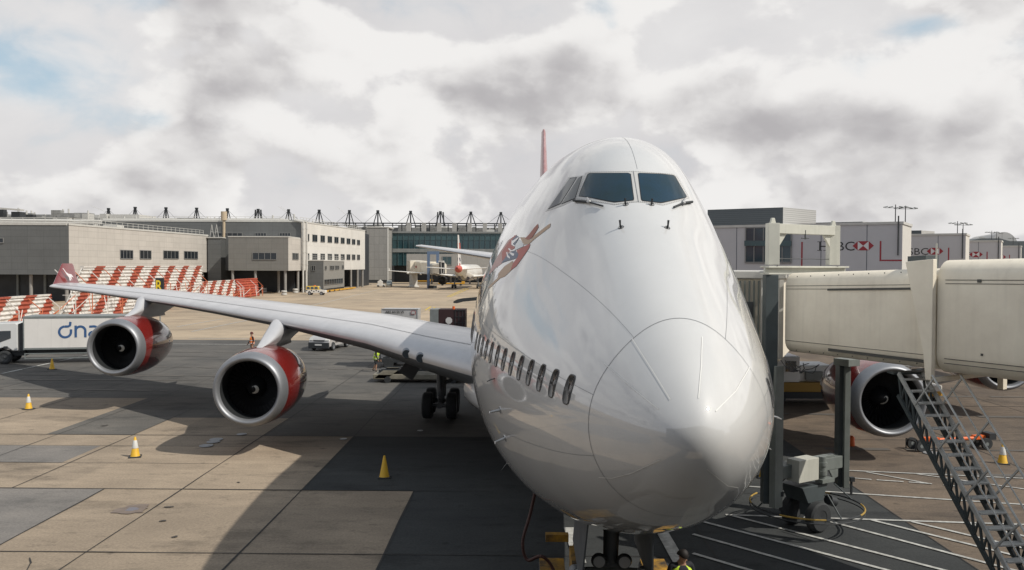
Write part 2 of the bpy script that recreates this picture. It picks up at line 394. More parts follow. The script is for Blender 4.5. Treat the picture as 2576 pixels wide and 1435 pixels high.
sheet('pale_bays', [rect(-34, -13.3, 8, 26.2), rect(-24.5, -16.6, 29.6, 32.4)], 0.004, gm_pale)
sheet('brown_apron', [rect(10.9, 90, 0, 95)], 0.004, gm_brown)
jm = mat('joint_tar', (0.022, 0.021, 0.02), 0.8)
mb = MB()
def strip(mb, a, b, w, z, wob=0):
    a = Vector((a[0], a[1], 0)); b = Vector((b[0], b[1], 0)); n = max(1, int((b-a).length/1.5)) if wob else 1
    d = (b-a).normalized(); s = Vector((-d.y, d.x, 0)); vs = []
    for i in range(n+1):
        c = a+(b-a)*i/n+s*random.uniform(-wob, wob)+Vector((0, 0, z)); ww = w*(random.uniform(.6, 1.3) if wob else 1)/2
        vs += [c+s*ww, c-s*ww]
    mb.add(vs, [(2*i, 2*i+1, 2*i+3, 2*i+2) for i in range(n)])
for x in (-10.83, -7.0, 4.85, 10.9): strip(mb, (x, 5), (x, 78), 0.05, .0125, .012)
for x in (-3.4,): strip(mb, (x, 5), (x, 26.2), .05, .0125, .012)
for x in (-13.3,): strip(mb, (x, 5), (x, 26.2), .05, .0125, .012)
for x in (-16.3, -19.5, -24, -30): strip(mb, (x, 26.2), (x, 60), .035, .0125, .012)
for x in (18, 25, 32): strip(mb, (x, 20), (x, 95), .05, .0125, .012)
for y in (20.4, 26.2): strip(mb, (-40, y), (-3.4 if y > 21 else 4.8, y), .05, .0165, .012)
strip(mb, (-3.4, 26.2), (10.9, 26.2), .04, .0165, .012)
strip(mb, (-40, 34.5), (40, 34.5), .05, .0165, .012)
for y in (29.6, 32.4): strip(mb, (-40, y), (-10.9, y), .03, .0165, .012)
for y in (43, 52, 61): strip(mb, (11, y), (90, y), .06, .0165, .012)
strip(mb, G(75, 1405)[:2], G(78, 1419)[:2], .03, .0205, .01); strip(mb, G(78, 1419)[:2], G(68, 1438)[:2], .03, .0205, .01)
mb.build('expansion_joints', jm, kind='structure')
# oil stains with a shape of their own
om = mat('oil_stain', (0.12, 0.088, 0.066), 0.4, var=0.4, vscale=3, col2=(0.19, 0.145, 0.115)); omd = mat('dark_oil_stain', (0.07, 0.06, 0.05), 0.6, var=.6, vscale=8)
def splat(mb, px, py, rx, ry, z=.0205, n=40, m=0):
    c = G(px, py); ph = [random.uniform(0, 6.28) for _ in range(4)]
    pts = []
    for i in range(n):
        t = 2*math.pi*i/n; k = 1+.16*math.sin(2*t+ph[0])+.11*math.sin(3*t+ph[1])+.08*math.sin(7*t+ph[2])+.05*math.sin(11*t+ph[3])
        pts.append((c.x+rx*k*math.cos(t), c.y+ry*k*math.sin(t), z))
    mb.poly(pts, m)
mb = MB()
splat(mb, 331, 1283, .50, .42)
for a in [(410, 1312, .09, .07), (440, 1352, .07, .08), (600, 1215, .06, .05), (263, 1072, .12, .15), (425, 1277, .13, .07)]: splat(mb, *a, m=1)
splat(mb, 333, 1283, .2, .16, z=.0225, m=2)
mb.build('oil_stains', [om, omd, mat('oil_sheen', (.13, .125, .15), .3)], kind='structure')
# faint rubber marks left by tyres on the lane and stand
mb = MB()
for (x0, y0, x1, y1, w) in ((-60, 52, -12, 50.5, .5), (-60, 54.2, -14, 52.6, .5), (-55, 66, 8, 62, .45), (-50, 68.2, 8, 64, .45), (-46, 47.5, -20, 46, .6), (-28, 58, -6, 56.5, .8), (11.5, 41, 60, 37, .6), (11.5, 47, 60, 44, .7), (12, 33, 50, 30.5, .5), (12, 55, 70, 53, 1.0), (14, 28.4, 40, 26.8, .4)):
    n = 60; vs = []
    for i in range(n+1):
        t = i/n; yy = y0+(y1-y0)*t+.5*math.sin(t*4+x0); ww = w*(.35+.65*abs(math.sin(t*9+y0)))*(.6+.4*random.random()); vs += [(x0+(x1-x0)*t, yy+ww/2, .0225), (x0+(x1-x0)*t, yy-ww/2, .0225)]
    mb.add(vs, [(2*i, 2*i+1, 2*i+3, 2*i+2) for i in range(n) if (i*7+int(x0)) % 5])
mb.build('tyre_marks', mat('rubber_mark', (.085, .078, .07), .8, var=.5, vscale=4, col2=(.11, .10, .09)), kind='structure')
# painted lines
lm = mat('white_line_paint', (0.52, 0.52, 0.50), 0.8, var=0.5, vscale=5, col2=(.24, .24, .23)); ly = mat('yellow_line_paint', (0.6, 0.42, 0.05), 0.8, var=.3, vscale=4)
mb = MB()
def Z1(x, y): return G(1743+x*.3233, 1149+y*.3233)
def seg(p, q, w=.13, z=.0245, m=0):
    k = len(mb.m); strip(mb, p[:2], q[:2], w, z); mb.m[k:] = [m]*(len(mb.m)-k)
seg(Z1(255, 458), Z1(2900, 545), .12, .0245)
for p, q in (((310, 467), (2200, 955)), ((-330, 405), (1640, 925)), ((0, 610), (1200, 948)), ((0, 760), (640, 950)), ((1040, 505), (2700, 945)), ((1390, 500), (3000, 900)), ((1700, 512), (3000, 820)), ((2110, 520), (3000, 720))): seg(Z1(*p), Z1(*q), .12, .0285)
seg(Z1(400, 235), Z1(2900, 400), .11); seg(Z1(1000, 105), Z1(2900, 190), .1, .0325)
for p, q in (((1240, 172), (1390, 185)), ((1430, 188), (1640, 202)), ((1680, 205), (1860, 218)), ((1950, 228), (2060, 237))): seg(Z1(*p), Z1(*q), .09, .0325)
seg(Z1(1350, 125), Z1(1860, 220), .09, .0285); seg(Z1(1740, 140), Z1(2700, 275), .09, .0285)
seg(G(1655, 1322), G(1722, 1440), .32, .0325); seg(G(1432, 1330), G(1460, 1420), .30, .0325)
for a in ((475, 852, 690, 854), (770, 851, 960, 857), (400, 866, 640, 868), (780, 866, 935, 872), (482, 835, 640, 803), (752, 776, 834, 758), (834, 758, 985, 721), (445, 823, 560, 803), (930, 790, 1180, 795)):
    seg(G(a[0], a[1]), G(a[2], a[3]), .22)
for k in range(9): seg(G(5+k*24, 941-k*5.2), G(5+k*24+24, 941-k*5.2-5.2), .18+.1*math.sin(k*2.1))
for a in ((1125, 747, 1172, 726), (1131, 748, 1179, 727), (1070, 781, 1084, 772), (1080, 783, 1094, 774)): seg(G(a[0], a[1]), G(a[2], a[3]), .3, m=1)
mb.build('apron_markings', [lm, ly], kind='structure')
# service pit lids set flush in the concrete
mb = MB()
lid = mat('pit_lid_metal', (0.32, 0.33, 0.34), 0.5, metal=.2, var=.25, vscale=5)
lids = [(544, 1107, .26), (537, 1113, .26), (519, 1123, .26), (608, 1094, .2), (864, 1106, .14), (2320, 1131, .32), (2346, 1142, .34), (1057, 1085, .12)]
for i, (px, py, r) in enumerate(lids):
    g = G(px, py); mb = MB(); mb.lathe([(0, .0), (0, r*.82), (-.003, r*.84), (0, r*.86), (0.002, r), (-.015, r+.01)], (g.x, g.y, .034), (0, 0, 1), 24)
    mb.build('pit_lid', lid, cat='pit lid', group='round metal pit lids set in the apron',
             label=['round metal pit lid in dark patched bay, farthest of its trio', 'round metal pit lid in dark patched bay, middle of its trio', 'round metal pit lid in dark patched bay, nearest of its trio', 'small round pit lid right below the inner engine left of the nose', 'tiny bright round lid alone in the shadow under the fuselage', 'round pit lid in front of the orange towbar, farther of the pair', 'round pit lid in front of the orange towbar, nearer of the pair', 'tiny round lid in deep shadow below the main wheels'][i])

# ================================================================== THE JUMBO JET
jet = bpy.data.objects.new('jumbo_jet', None); COL.objects.link(jet)
jet['label'] = 'huge white four engined airliner with red engines parked nose to camera'; jet['category'] = 'airplane'
jet.matrix_world = Matrix.Translation((1.713, 8.1, 0)) @ Matrix.Rotation(R(0.6), 4, 'Y')
JM = jet.matrix_world.copy(); JI = JM.inverted()
def table(pairs, sig=0.05):
    q = np.linspace(0, math.sqrt(68.7), 3000); xs = np.sqrt([p[0] for p in pairs]); ys = np.array([p[1] for p in pairs], float)
    # pchip
    h = np.diff(xs); dl = np.diff(ys)/h; d = np.zeros(len(xs))
    for i in range(1, len(xs)-1):
        if dl[i-1]*dl[i] > 0:
            w1 = 2*h[i]+h[i-1]; w2 = h[i]+2*h[i-1]; d[i] = (w1+w2)/(w1/dl[i-1]+w2/dl[i])
    d[0] = dl[0]; d[-1] = dl[-1]
    k = np.clip(np.searchsorted(xs, q)-1, 0, len(h)-1); t = (q-xs[k])/h[k]
    y = (1+2*t)*(1-t)**2*ys[k]+t*(1-t)**2*h[k]*d[k]+t*t*(3-2*t)*ys[k+1]+t*t*(t-1)*h[k]*d[k+1]
    dq = q[1]-q[0]; n = int(4*sig/dq); kern = np.exp(-.5*(np.arange(-n, n+1)*dq/sig)**2); kern /= kern.sum()
    yp = np.concatenate([2*y[0]-y[n:0:-1], y, 2*y[-1]-y[-2:-n-2:-1]]); ys_ = np.convolve(yp, kern, 'valid')
    return lambda s: float(np.interp(math.sqrt(max(s, 0)), q, ys_))
zn = 5.52
T_top = table([(0, zn), (.1, zn+.28), (.3, zn+.5), (.6, zn+.73), (1.1, 6.56), (2.2, 7.14), (3.2, 7.63), (4.2, 8.17), (4.8, 8.64), (5.4, 9.02), (6.2, 9.35), (7, 9.55), (8, 9.68), (10, 9.83), (12, 9.9), (15, 9.95), (24, 9.95), (27, 9.7), (31, 8.7), (34, 8.55), (55, 8.6), (68.6, 8.45)], .07)
T_bot = table([(0, zn), (.1, zn-.3), (.3, zn-.55), (.6, zn-.8), (1.2, 4.40), (2, 4.0), (3, 3.62), (4, 3.27), (5, 2.97), (6, 2.70), (7, 2.48), (8, 2.31), (10, 2.12), (12, 2.05), (44, 2.05), (50, 2.6), (58, 4.4), (68.6, 7.1)], .06)
T_w = table([(0, 0), (.1, .27), (.3, .48), (.6, .69), (1.1, .95), (1.67, 1.20), (2.17, 1.37), (3.15, 1.65), (4.14, 1.91), (5, 2.12), (6, 2.35), (7, 2.54), (8, 2.69), (10, 2.88), (12, 3.0), (14, 3.10), (16, 3.19), (19, 3.25), (46, 3.25), (54, 2.6), (62, 1.4), (68.6, .45)], .05)
T_zm = table([(0, zn), (1, 5.45), (4, 5.35), (8, 5.3), (46, 5.3), (58, 6.2), (68.6, 7.8)], .1)
T_ru = table([(0, .02), (.3, .25), (1.1, .55), (2.2, .78), (3.2, .92), (4.2, .98), (5, 1.02), (6, 1.12), (7, 1.28), (8, 1.40), (10, 1.67), (12, 1.92), (16, 2.25), (50, 2.3), (60, 1.2), (68.6, .4)], .1)
NT = 144
TH = np.linspace(0, 2*math.pi, 721)[:-1]
def section(s):
    zt, zb, w, zm, ru = T_top(s), T_bot(s), max(T_w(s), 1e-3), T_zm(s), T_ru(s)
    up = max(zt-zm, 1e-3); lo = max(zm-zb, 1e-3); c, sn = np.cos(TH), np.sin(TH)
    bu = min(w, up*.96); b = np.where(sn > 0, bu, lo)
    h1 = np.sqrt((w*c)**2+(b*sn)**2); ru = min(ru, up*.7, w*.9)
    h2 = np.maximum((up-ru)*sn+ru, 0)
    p = 20.0; h = (h1**p+h2**p)**(1/p)
    dh = (np.roll(h, -1)-np.roll(h, 1))/(2*(TH[1]-TH[0]))
    x = h*c-dh*sn; z = zm+h*sn+dh*c
    z = np.where(z > zm, zm+(z-zm)*up/max((z-zm).max(), 1e-6), z)
    return x, z
ss = np.concatenate([np.linspace(0.0, 4.2, 170)**2, np.linspace(17.8, 68.6, 70)])
ss[0] = 0.0004
rings = []
for s in ss:
    x, z = section(s); cl = np.concatenate([[0], np.cumsum(np.hypot(np.diff(np.append(x, x[0])), np.diff(np.append(z, z[0]))))])
    u = np.linspace(0, cl[-1], NT+1)[:-1]
    # keep points at fixed direction shares so that rings stay aligned
    xi = np.interp(u, cl, np.append(x, x[0])); zi = np.interp(u, cl, np.append(z, z[0]))
    rings.append([(float(a), float(s), float(b)) for a, b in zip(xi, zi)])
mb = MB(); mb.loft(rings)
fus = mb.build('fuselage', [white, seam], jet, smooth=60)
BV = BVHTree.FromPolygons(mb.v, mb.f)
def cast(px, py, off=0.006):
    o = JI @ CAM; d = JI.to_3x3() @ ray(px, py)
    h, n, i, t = BV.ray_cast(o, d)
    if h is None: return None, None
    if n.dot(d) > 0: n = -n
    return h+n*off, n
def side_pt(s, z, sd, off=0.006):
    h, n, i, t = BV.ray_cast(Vector((sd*12, s, z)), Vector((-sd, 0, 0)))
    if n.x*sd < 0: n = -n
    return h+n*off, n
def cast_patch(mb, poly, off, m=0, sub=3, mirror=False):
    bm = bmesh.new(); vs = [bm.verts.new((p[0], p[1], 0)) for p in poly]; bm.faces.new(vs)
    bmesh.ops.triangulate(bm, faces=bm.faces[:])
    for _ in range(sub): bmesh.ops.subdivide_edges(bm, edges=bm.edges[:], cuts=1, use_grid_fill=True)
    bmesh.ops.triangulate(bm, faces=bm.faces[:])
    bm.verts.ensure_lookup_table(); bm.verts.index_update()
    out = []
    for v in bm.verts:
        h, n = cast(v.co.x, v.co.y, off); out.append(h)
    fs = [tuple(v.index for v in f.verts) for f in bm.faces if all(out[v.index] is not None for v in f.verts)]
    out = [o if o is not None else Vector((0, 0, 0)) for o in out]
    if mirror: out = [Vector((-o.x, o.y, o.z)) for o in out]
    bm.free(); return mb.add(out, fs, m)
def densify(pts, step=6, closed=False):
    o = []
    q = pts+[pts[0]] if closed else pts
    for a, b in zip(q, q[1:]):
        n = max(1, int(math.hypot(b[0]-a[0], b[1]-a[1])/step))
        o += [(a[0]+(b[0]-a[0])*i/n, a[1]+(b[1]-a[1])*i/n) for i in range(n)]
    if not closed: o.append(q[-1])
    return o
def surf_ribbon(mb, pts, w, m=0, closed=False, lift=.004):
    """thin strip following the skin through a list of (point, normal)"""
    n = len(pts); vs = []
    for i in range(n):
        a = pts[(i-1) % n if closed else max(i-1, 0)][0]; b = pts[(i+1) % n if closed else min(i+1, n-1)][0]
        d = (b-a).normalized(); s = d.cross(pts[i][1]).normalized(); c = pts[i][0]+pts[i][1]*lift
        vs += [c+s*w/2, c-s*w/2]
    fs = [(2*i, 2*i+1, (2*i+3) % (2*n), (2*i+2) % (2*n)) for i in range(n if closed else n-1)]
    mb.add(vs, fs, m)
def radial(s, ang, off=.0):
    c = Vector((0, s, T_zm(s))); h, n, i, t = BV.ray_cast(c, Vector((math.cos(ang), 0, math.sin(ang))))
    if n.dot(h-c) < 0: n = -n
    return h+n*off, n
sm = MB()
ring = [radial(1.22-.0*math.sin(2*math.pi*i/120), 2*math.pi*i/120) for i in range(120)]
surf_ribbon(sm, ring, .008, closed=True)
for sd in (1, -1):
    surf_ribbon(sm, [radial(1.22+.25*i, (R(62) if sd > 0 else R(118))-sd*R(.55*i)) for i in range(40)], .0045)
    surf_ribbon(sm, [radial(1.22+.3*i, (R(18) if sd > 0 else R(162))) for i in range(56)], .0045)
    surf_ribbon(sm, [radial(1.22+.3*i, (R(-22) if sd > 0 else R(202))) for i in range(56)], .0045)
surf_ribbon(sm, [radial(4.95+.2*i, R(90)) for i in range(40)], .005)
for s0 in (10.2, 16.5): surf_ribbon(sm, [radial(s0, R(-80)+R(340)*i/100) for i in range(101)], .004)
# door outlines
for sd in (1, -1):
    for s0 in (8.6, 18.4):
        q = [(s0+.55*math.copysign(1, math.cos(t))*abs(math.cos(t))**.35, 5.35+.97*math.copysign(1, math.sin(t))*abs(math.sin(t))**.35) for t in [2*math.pi*i/60 for i in range(60)]]
        surf_ribbon(sm, [side_pt(a, b, sd, 0) for a, b in q], .01, closed=True)
sm.build('panel_seam', seam, fus, kind='stuff')
# cabin windows
ZW = 5.72
wrim = mat('window_rim', (0.05, 0.052, 0.055), 0.5); wpane = mat('cabin_window_pane', (0.010, 0.012, 0.014), 0.09, spec=.35)
s_list = [1.80]
while len(s_list) < 34:
    s = s_list[-1]; d = (T_w(s+.05)-T_w(s))/.05; s_list.append(s+.525/math.sqrt(1+d*d))
for sd, cnt in ((-1, 34), (1, 12)):
    for s in s_list[:cnt]:
        if abs(s-8.6) < .6 or abs(s-18.4) < .6: continue
        d = (T_w(s+.05)-T_w(s))/.05; cs = 1/math.sqrt(1+d*d); mb = MB()
        n = 28; R0 = []; R1 = []; R2 = []
        for k in range(n):
            t = 2*math.pi*k/n; a = math.copysign(abs(math.cos(t))**.55, math.cos(t)); b = math.copysign(abs(math.sin(t))**.55, math.sin(t))
            R0.append(side_pt(s+.120*a*cs, ZW+.182*b, sd, .004)[0]); R1.append(side_pt(s+.108*a*cs, ZW+.170*b, sd, .010)[0]); R2.append(side_pt(s+.102*a*cs, ZW+.164*b, sd, .005)[0])
        cc = side_pt(s, ZW, sd, .006)[0]; mb.loft([R0, R1, R2], caps=False); mb.add([cc]+[p for p in R2], [(0, 1+k, 1+(k+1) % n) for k in range(n)], 1)
        mb.build('cabin_window', [wrim, wpane], fus, smooth=40)
# windscreen: glass panes set in light frames, mirrored left to right like the real thing
ZP = lambda x, y: (1109.4+x*.4694, 317+y*.4694)
screen = mat('windscreen_glass', (0.009, 0.026, 0.032), 0.05, spec=.35, var=.4, vscale=1.2, col2=(.010, .034, .06))
frame = mat('windscreen_frame', (0.52, 0.515, 0.50), 0.4, metal=.1, var=.1)
gask = mat('window_gasket', (0.02, 0.02, 0.022), 0.6)
panes = [[(742, 378), (752, 350), (790, 262), (800, 257), (1000, 256), (1014, 262), (1031, 392), (1028, 400), (930, 409), (900, 404), (800, 384)],
         [(648, 418), (735, 285), (757, 272), (720, 388)],
         [(576, 446), (690, 285), (728, 279), (642, 416)],
         [(1058, 260), (1066, 256), (1180, 262), (1240, 268), (1252, 276), (1312, 378), (1305, 386), (1190, 410), (1176, 412), (1082, 402), (1075, 394)]]
def grow(p, k):
    cx_ = sum(a[0] for a in p)/len(p); cy_ = sum(a[1] for a in p)/len(p)
    return [(cx_+(a[0]-cx_)*(1+k/ max(8, math.hypot(a[0]-cx_, a[1]-cy_))), cy_+(a[1]-cy_)*(1+k/max(8, math.hypot(a[0]-cx_, a[1]-cy_)))) for a in p]
for i, p in enumerate(panes):
    q = [ZP(*a) for a in p]
    mb = MB(); cast_patch(mb, densify(q, 12, True), .009, 0, 2); cast_patch(mb, densify(grow(q, 2.2), 12, True), .006, 1, 2)
    mb.build('windscreen_pane', [screen, gask], fus, smooth=60)
mb = MB()
fr = [(722, 392), (775, 252), (800, 246), (1040, 243), (1245, 258), (1268, 275), (1330, 388), (1300, 398), (1190, 428), (1140, 418), (1060, 410), (1020, 412), (930, 425), (880, 416)]
cast_patch(mb, densify([ZP(*a) for a in fr], 12, True), .003, 0, 3)
fr2 = [(560, 460), (684, 276), (765, 266), (722, 396), (645, 432)]
cast_patch(mb, densify([ZP(*a) for a in fr2], 12, True), .003, 0, 3)
# rivets round the front frames
rv = densify([ZP(*a) for a in fr], 4.4, True)
for a in rv:
    h, n = cast(a[0]+(1600-a[0])*.01, a[1]+(470-a[1])*.03, .004)
    if h: mb.lathe([(-.002, .009), (.003, .006), (.004, 0.0005)], h, n, 6, 1)
cl = [cast(*ZP(1030+ (1058-1030)*k/10, 243+(410-243)*k/10), 0) for k in range(11)]
surf_ribbon(mb, cl, .012, 1, lift=.006)
mb.build('windscreen_frame', [frame, seam], fus, smooth=60)
# radome lightning strips
for pts in ([(1591, 853), (1640, 930), (1687, 1006)], [(1520, 914), (1588, 974), (1657, 1030)], [(1507, 1201), (1540, 1203), (1590, 1190), (1660, 1157)], [(1857, 1227), (1830, 1222), (1778, 1180)], [(1766, 848), (1764, 920), (1757, 1003)], [(1885, 925), (1850, 985), (1800, 1035)]):
    mb = MB(); q = [cast(a, b, 0) for a, b in densify(pts, 6)]; q = [x for x in q if x[0]]
    surf_ribbon(mb, q, .011, lift=.006)
    mb.build('lightning_strip', mat('strip_white', (.68, .68, .66), .4), fus)
# wipers, probes and vanes
def Zb(x, y): return (1200/1.262+x/1.9815/1.262, 1100/1.262+y/1.9815/1.262)
for pts in ([(718, 406), (800, 416), (872, 438)], [(1338, 414), (1290, 422), (1242, 444)]):
    mb = MB(); q = [cast(*ZP(*p), .03)[0] for p in pts]; mb.path(q, .014, 6); mb.path([q[0], q[1]], .022, 6)
    b = cast(*ZP(pts[1][0]-(12 if pts[0][0] < 1000 else -8), pts[1][1]-24), .02)[0]; mb.path([q[1], b], .012, 6)
    mb.build('wiper', black, fus)
    mb = MB(); mb.path([b+Vector((0, -.02, .0)), q[1]+Vector((0, -.03, 0))], .016, 6); mb.lathe([(0, .035), (.03, .03), (.035, .0)], q[1], cast(*ZP(*pts[1]), .0)[1], 10); mb.build('wiper_arm', mat('wiper_silver', (.42, .42, .42), .4, metal=.4), fus)
for p in ((990, 422, 7), (1128, 422, 6), (965, 545, 9), (1212, 547, 9)):
    h, n = cast(*ZP(p[0], p[1]), 0); mb = MB(); up = Vector((0, 0, 1)); t = h+n*.03+up*.006*p[2]
    mb.tube(h, h+n*.05, .016, .013, 8); mb.tube(h+n*.04, t+n*.03, .012, .016, 8); mb.lathe([(0, .045), (.01, .04)], h, n, 10)
    mb.build('probe', black, fus, smooth=40)
mb0 = mat('probe_metal', (.45, .45, .45), .35, metal=.6)
for (bx_, by_), (ex, ey) in (((770, 400), (700, 430)), ((800, 578), (735, 612))):
    h, n = cast(*Zb(bx_, by_), 0); mb = MB(); e = h+n*.17; mb.tube(h, e, .025, .014, 8)
    mb.tube(e+Vector((0, .0, 0)), e+Vector((0, -.16, 0)), .016, .008, 8); mb.lathe([(0, .06), (.012, .055)], h, n, 12)
    mb.build('pitot_probe', mb0, fus, smooth=40)
    h2 = Vector((-h.x, h.y, h.z)); n2_ = Vector((-n.x, n.y, n.z)); mb = MB(); e = h2+n2_*.2; mb.tube(h2, e, .025, .014, 8)
    mb.tube(e, e+Vector((.02, -.16, 0)), .016, .008, 8); mb.build('pitot_probe', mb0, fus, smooth=40)
for bx_, by_ in ((735, 205), (812, 740)):
    h, n = cast(*Zb(bx_, by_), 0); mb = MB(); mb.prism([h, h+n*.13+Vector((0, .02, -.05)), h+n*.13+Vector((0, .06, -.05)), h+Vector((0, .09, 0))], Vector((0, 0, .012)))
    mb.build('angle_vane', black, fus)
# painted figure with flag, as coloured shapes on the skin
ZE = lambda x, y: ((1480+x/3.5)/1.262, (640+y/3.5)/1.262)
c_red = mat('emblem_red', (.42, .08, .06), .5); c_skin = mat('emblem_sand', (.46, .31, .20), .5); c_blue = mat('emblem_slate', (.10, .13, .20), .5)
c_hair = mat('emblem_rust', (.30, .07, .035), .5); c_wh = mat('emblem_white', (.62, .6, .6), .35, coat=.5); c_lb = mat('emblem_grey', (.30, .36, .40), .35, coat=.5); c_pk = mat('emblem_pink', (.50, .30, .27), .5)
EM = [(6, .002, [(560, 370), (470, 430), (380, 560), (290, 720), (250, 820), (330, 740), (400, 690), (430, 640), (500, 560), (560, 470)]),
      (0, .004, [(545, 375), (470, 460), (400, 560), (400, 660), (425, 650), (470, 560), (500, 540), (545, 520), (520, 470), (560, 410)]),
      (3, .004, [(800, 250), (760, 290), (700, 370), (655, 415), (690, 430), (730, 410), (770, 350), (805, 290)]),
      (1, .003, [(655, 400), (600, 400), (640, 480), (700, 475), (760, 420), (935, 285), (940, 245), (900, 270), (760, 380), (720, 430)]),
      (5, .004, [(590, 425), (550, 480), (540, 545), (640, 500), (640, 470)]),
      (0, .004, [(700, 475), (560, 545), (585, 590), (560, 640), (520, 690), (495, 770), (560, 720), (640, 610), (700, 520), (715, 478)]),
      (2, .005, [(545, 545), (480, 575), (440, 620), (390, 690), (440, 670), (570, 630), (585, 585)]),
      (2, .005, [(565, 380), (520, 420), (510, 495), (545, 490), (590, 400)]),
      (4, .0065, [(510, 430), (505, 480), (540, 505), (548, 495), (520, 475), (590, 405), (580, 400), (520, 440)]),
      (4, .0065, [(470, 530), (500, 560), (550, 545), (545, 530), (505, 545), (480, 520)]),
      (4, .0065, [(450, 570), (460, 620), (490, 640), (490, 620), (470, 600), (460, 560)]),
      (4, .0065, [(490, 565), (540, 585), (530, 605), (515, 605), (520, 590), (485, 575)]),
      (1, .003, [(520, 660), (430, 720), (360, 800), (350, 850), (250, 950), (250, 975), (380, 855), (430, 835), (500, 770), (520, 700)])]
mb = MB()
for mi, off, p in EM: cast_patch(mb, [ZE(*a) for a in p], off+.002, mi, 2)
mb.build('emblem', [c_red, c_skin, c_blue, c_hair, c_wh, c_lb, c_pk], fus)
# name below the figure
vs, fs = text_mesh('Tinker Belle', .42); out = []
for x, y, z in vs: out.append(side_pt(13.2-x*1.25+.6, 6.55+y, -1, .006)[0])
mb = MB(); mb.add(out, fs); mb.build('name_lettering', mat('name_grey', (.14, .14, .15), .5), fus)
vs, fs = text_mesh('virgin atlantic', 1.5); out = []
for x, y, z in vs: out.append(side_pt(31.5-x*1.25, 6.5+y*.9, -1, .006)[0])
mb = MB(); mb.add(out, fs); mb.build('title_lettering', mat('title_purple', (.10, .05, .10), .5), fus)

# ---- wings
def airfoil(n=26, tc_=.12, camber=.02):
    pts = []
    for i in range(n+1):
        t = math.pi*i/n; x = .5*(1+math.cos(t)); yt = 5*tc_*(.2969*math.sqrt(x)-.126*x-.3516*x*x+.2843*x**3-.1015*x**4); yc = camber*4*x*(1-x); pts.append((x, yc+yt))
    for i in range(1, n):
        t = math.pi*(1-i/n); x = .5*(1+math.cos(t)); yt = 5*tc_*(.2969*math.sqrt(x)-.126*x-.3516*x*x+.2843*x**3-.1015*x**4); yc = camber*4*x*(1-x); pts.append((x, yc-yt))
    return pts
def wing_rings(st, sd, n=26):
    rs = []
    for (y, s, z, c, tcx, tw) in st:
        a = R(tw); rr = []
        for x, h in airfoil(n, tcx, .015):
            u = x*c; w = h*c; rr.append((sd*y, s+u*math.cos(a)+w*math.sin(a), z-u*math.sin(a)+w*math.cos(a)))
        rs.append(rr)
    return rs
ST = [(1.6, 17.0, 3.62, 16.5, .125, 2.2), (3.0, 18.25, 3.70, 15.2, .125, 2.2), (5.2, 20.2, 3.98, 13.6, .120, 2.0), (7.5, 22.3, 4.34, 12.0, .11, 1.6), (11.7, 26.0, 4.69, 9.3, .10, 1.0), (16, 29.8, 4.93, 8.1, .093, .6), (21.2, 34.4, 5.16, 6.7, .088, .2), (26, 38.65, 5.30, 5.4, .085, -.3), (30.8, 42.9, 5.40, 4.2, .08, -.6), (31.6, 43.9, 5.40, 3.4, .075, -.8)]
for sd in (-1, 1):
    mb = MB(); rs = wing_rings(ST, sd); mb.loft(rs)
    # underside faces get the darker paint
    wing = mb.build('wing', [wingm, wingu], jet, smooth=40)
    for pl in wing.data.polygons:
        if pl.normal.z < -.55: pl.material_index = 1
    # winglet
    W0 = [(31.5, 44.0, 5.38, 3.5, .07, 0), (31.85, 44.9, 5.7, 2.8, .07, 0), (32.3, 46.5, 6.75, 1.5, .07, 0), (32.35, 46.7, 6.85, 1.2, .05, 0)]
    rr = []
    for (y, s, z, c, t_, _) in W0: rr.append([(sd*(y+h*c), s+x*c, z) for x, h in airfoil(12, t_, 0)])
    mb = MB(); mb.loft(rr); wl = mb.build('winglet', red, wing, smooth=40)
    mb = MB(); q = [(0.5, .2), (.62, .45), (.5, .75), (.42, 1.15), (.36, 1.3), (.45, 1.32), (.58, .95), (.78, .8), (1.1, .75), (1.2, .45), (.95, .55), (.85, .2), (.75, .5), (.7, .2)]
    mb.poly([(sd*(31.62+b*.36)-sd*.16, 45.75+a*.95-.1, 5.6+b*.72) for a, b in q]); mb.build('winglet_mark', c_wh, wing)
    # landing lights in the leading edge root
    for y in (5.75, 5.2):
        t = (y-5.2)/2.3 if y < 7.5 else 1+(y-7.5)/4.2
        s = 20.2+(y-5.2)*.905; z = np.interp(y, [5.2, 7.5, 11.7], [3.98, 4.34, 4.83])
        mb = MB(); mb.lathe([(-.06, .0), (-.06, .15), (-.03, .175), (.25, .20)], (sd*y, s+.02, z-.02), (0, 1, .12), 20); mb.lathe([(-.065, .001), (-.063, .145)], (sd*y, s+.02, z-.02), (0, 1, .12), 20, 1)
        mb.build('landing_light', [polished, glass], wing, smooth=40)
    # flap track canoes
    for y, s, z, ln in ((5.6, 30.0, 3.2, 6), (9.2, 31.8, 3.95, 5.5), (14.6, 33.2, 4.45, 4.6), (18.4, 36.0, 4.75, 4.2), (24.0, 40.2, 5.05, 3.4)):
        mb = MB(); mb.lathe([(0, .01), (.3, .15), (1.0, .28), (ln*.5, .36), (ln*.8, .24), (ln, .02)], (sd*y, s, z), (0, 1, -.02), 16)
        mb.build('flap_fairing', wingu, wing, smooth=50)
    # slat gaps and spoiler lines on the upper surface
    mb = MB()
    for (fr_, w) in ((.10, .03), (.62, .03)):
        pts = []
        for (y, s, z, c, tcx, tw) in ST[1:-1]:
            q = airfoil(26, tcx, .015); k = min(range(27), key=lambda i: abs(q[i][0]-fr_)); a = R(tw); u, h = q[k][0]*c, q[k][1]*c
            pts.append(Vector((sd*y, s+u*math.cos(a)+h*math.sin(a), z-u*math.sin(a)+h*math.cos(a)+.006)))
        surf_ribbon(mb, [(p, Vector((0, 0, 1))) for p in pts], w, lift=.003)
    mb.build('slat_gap', seam, wing)
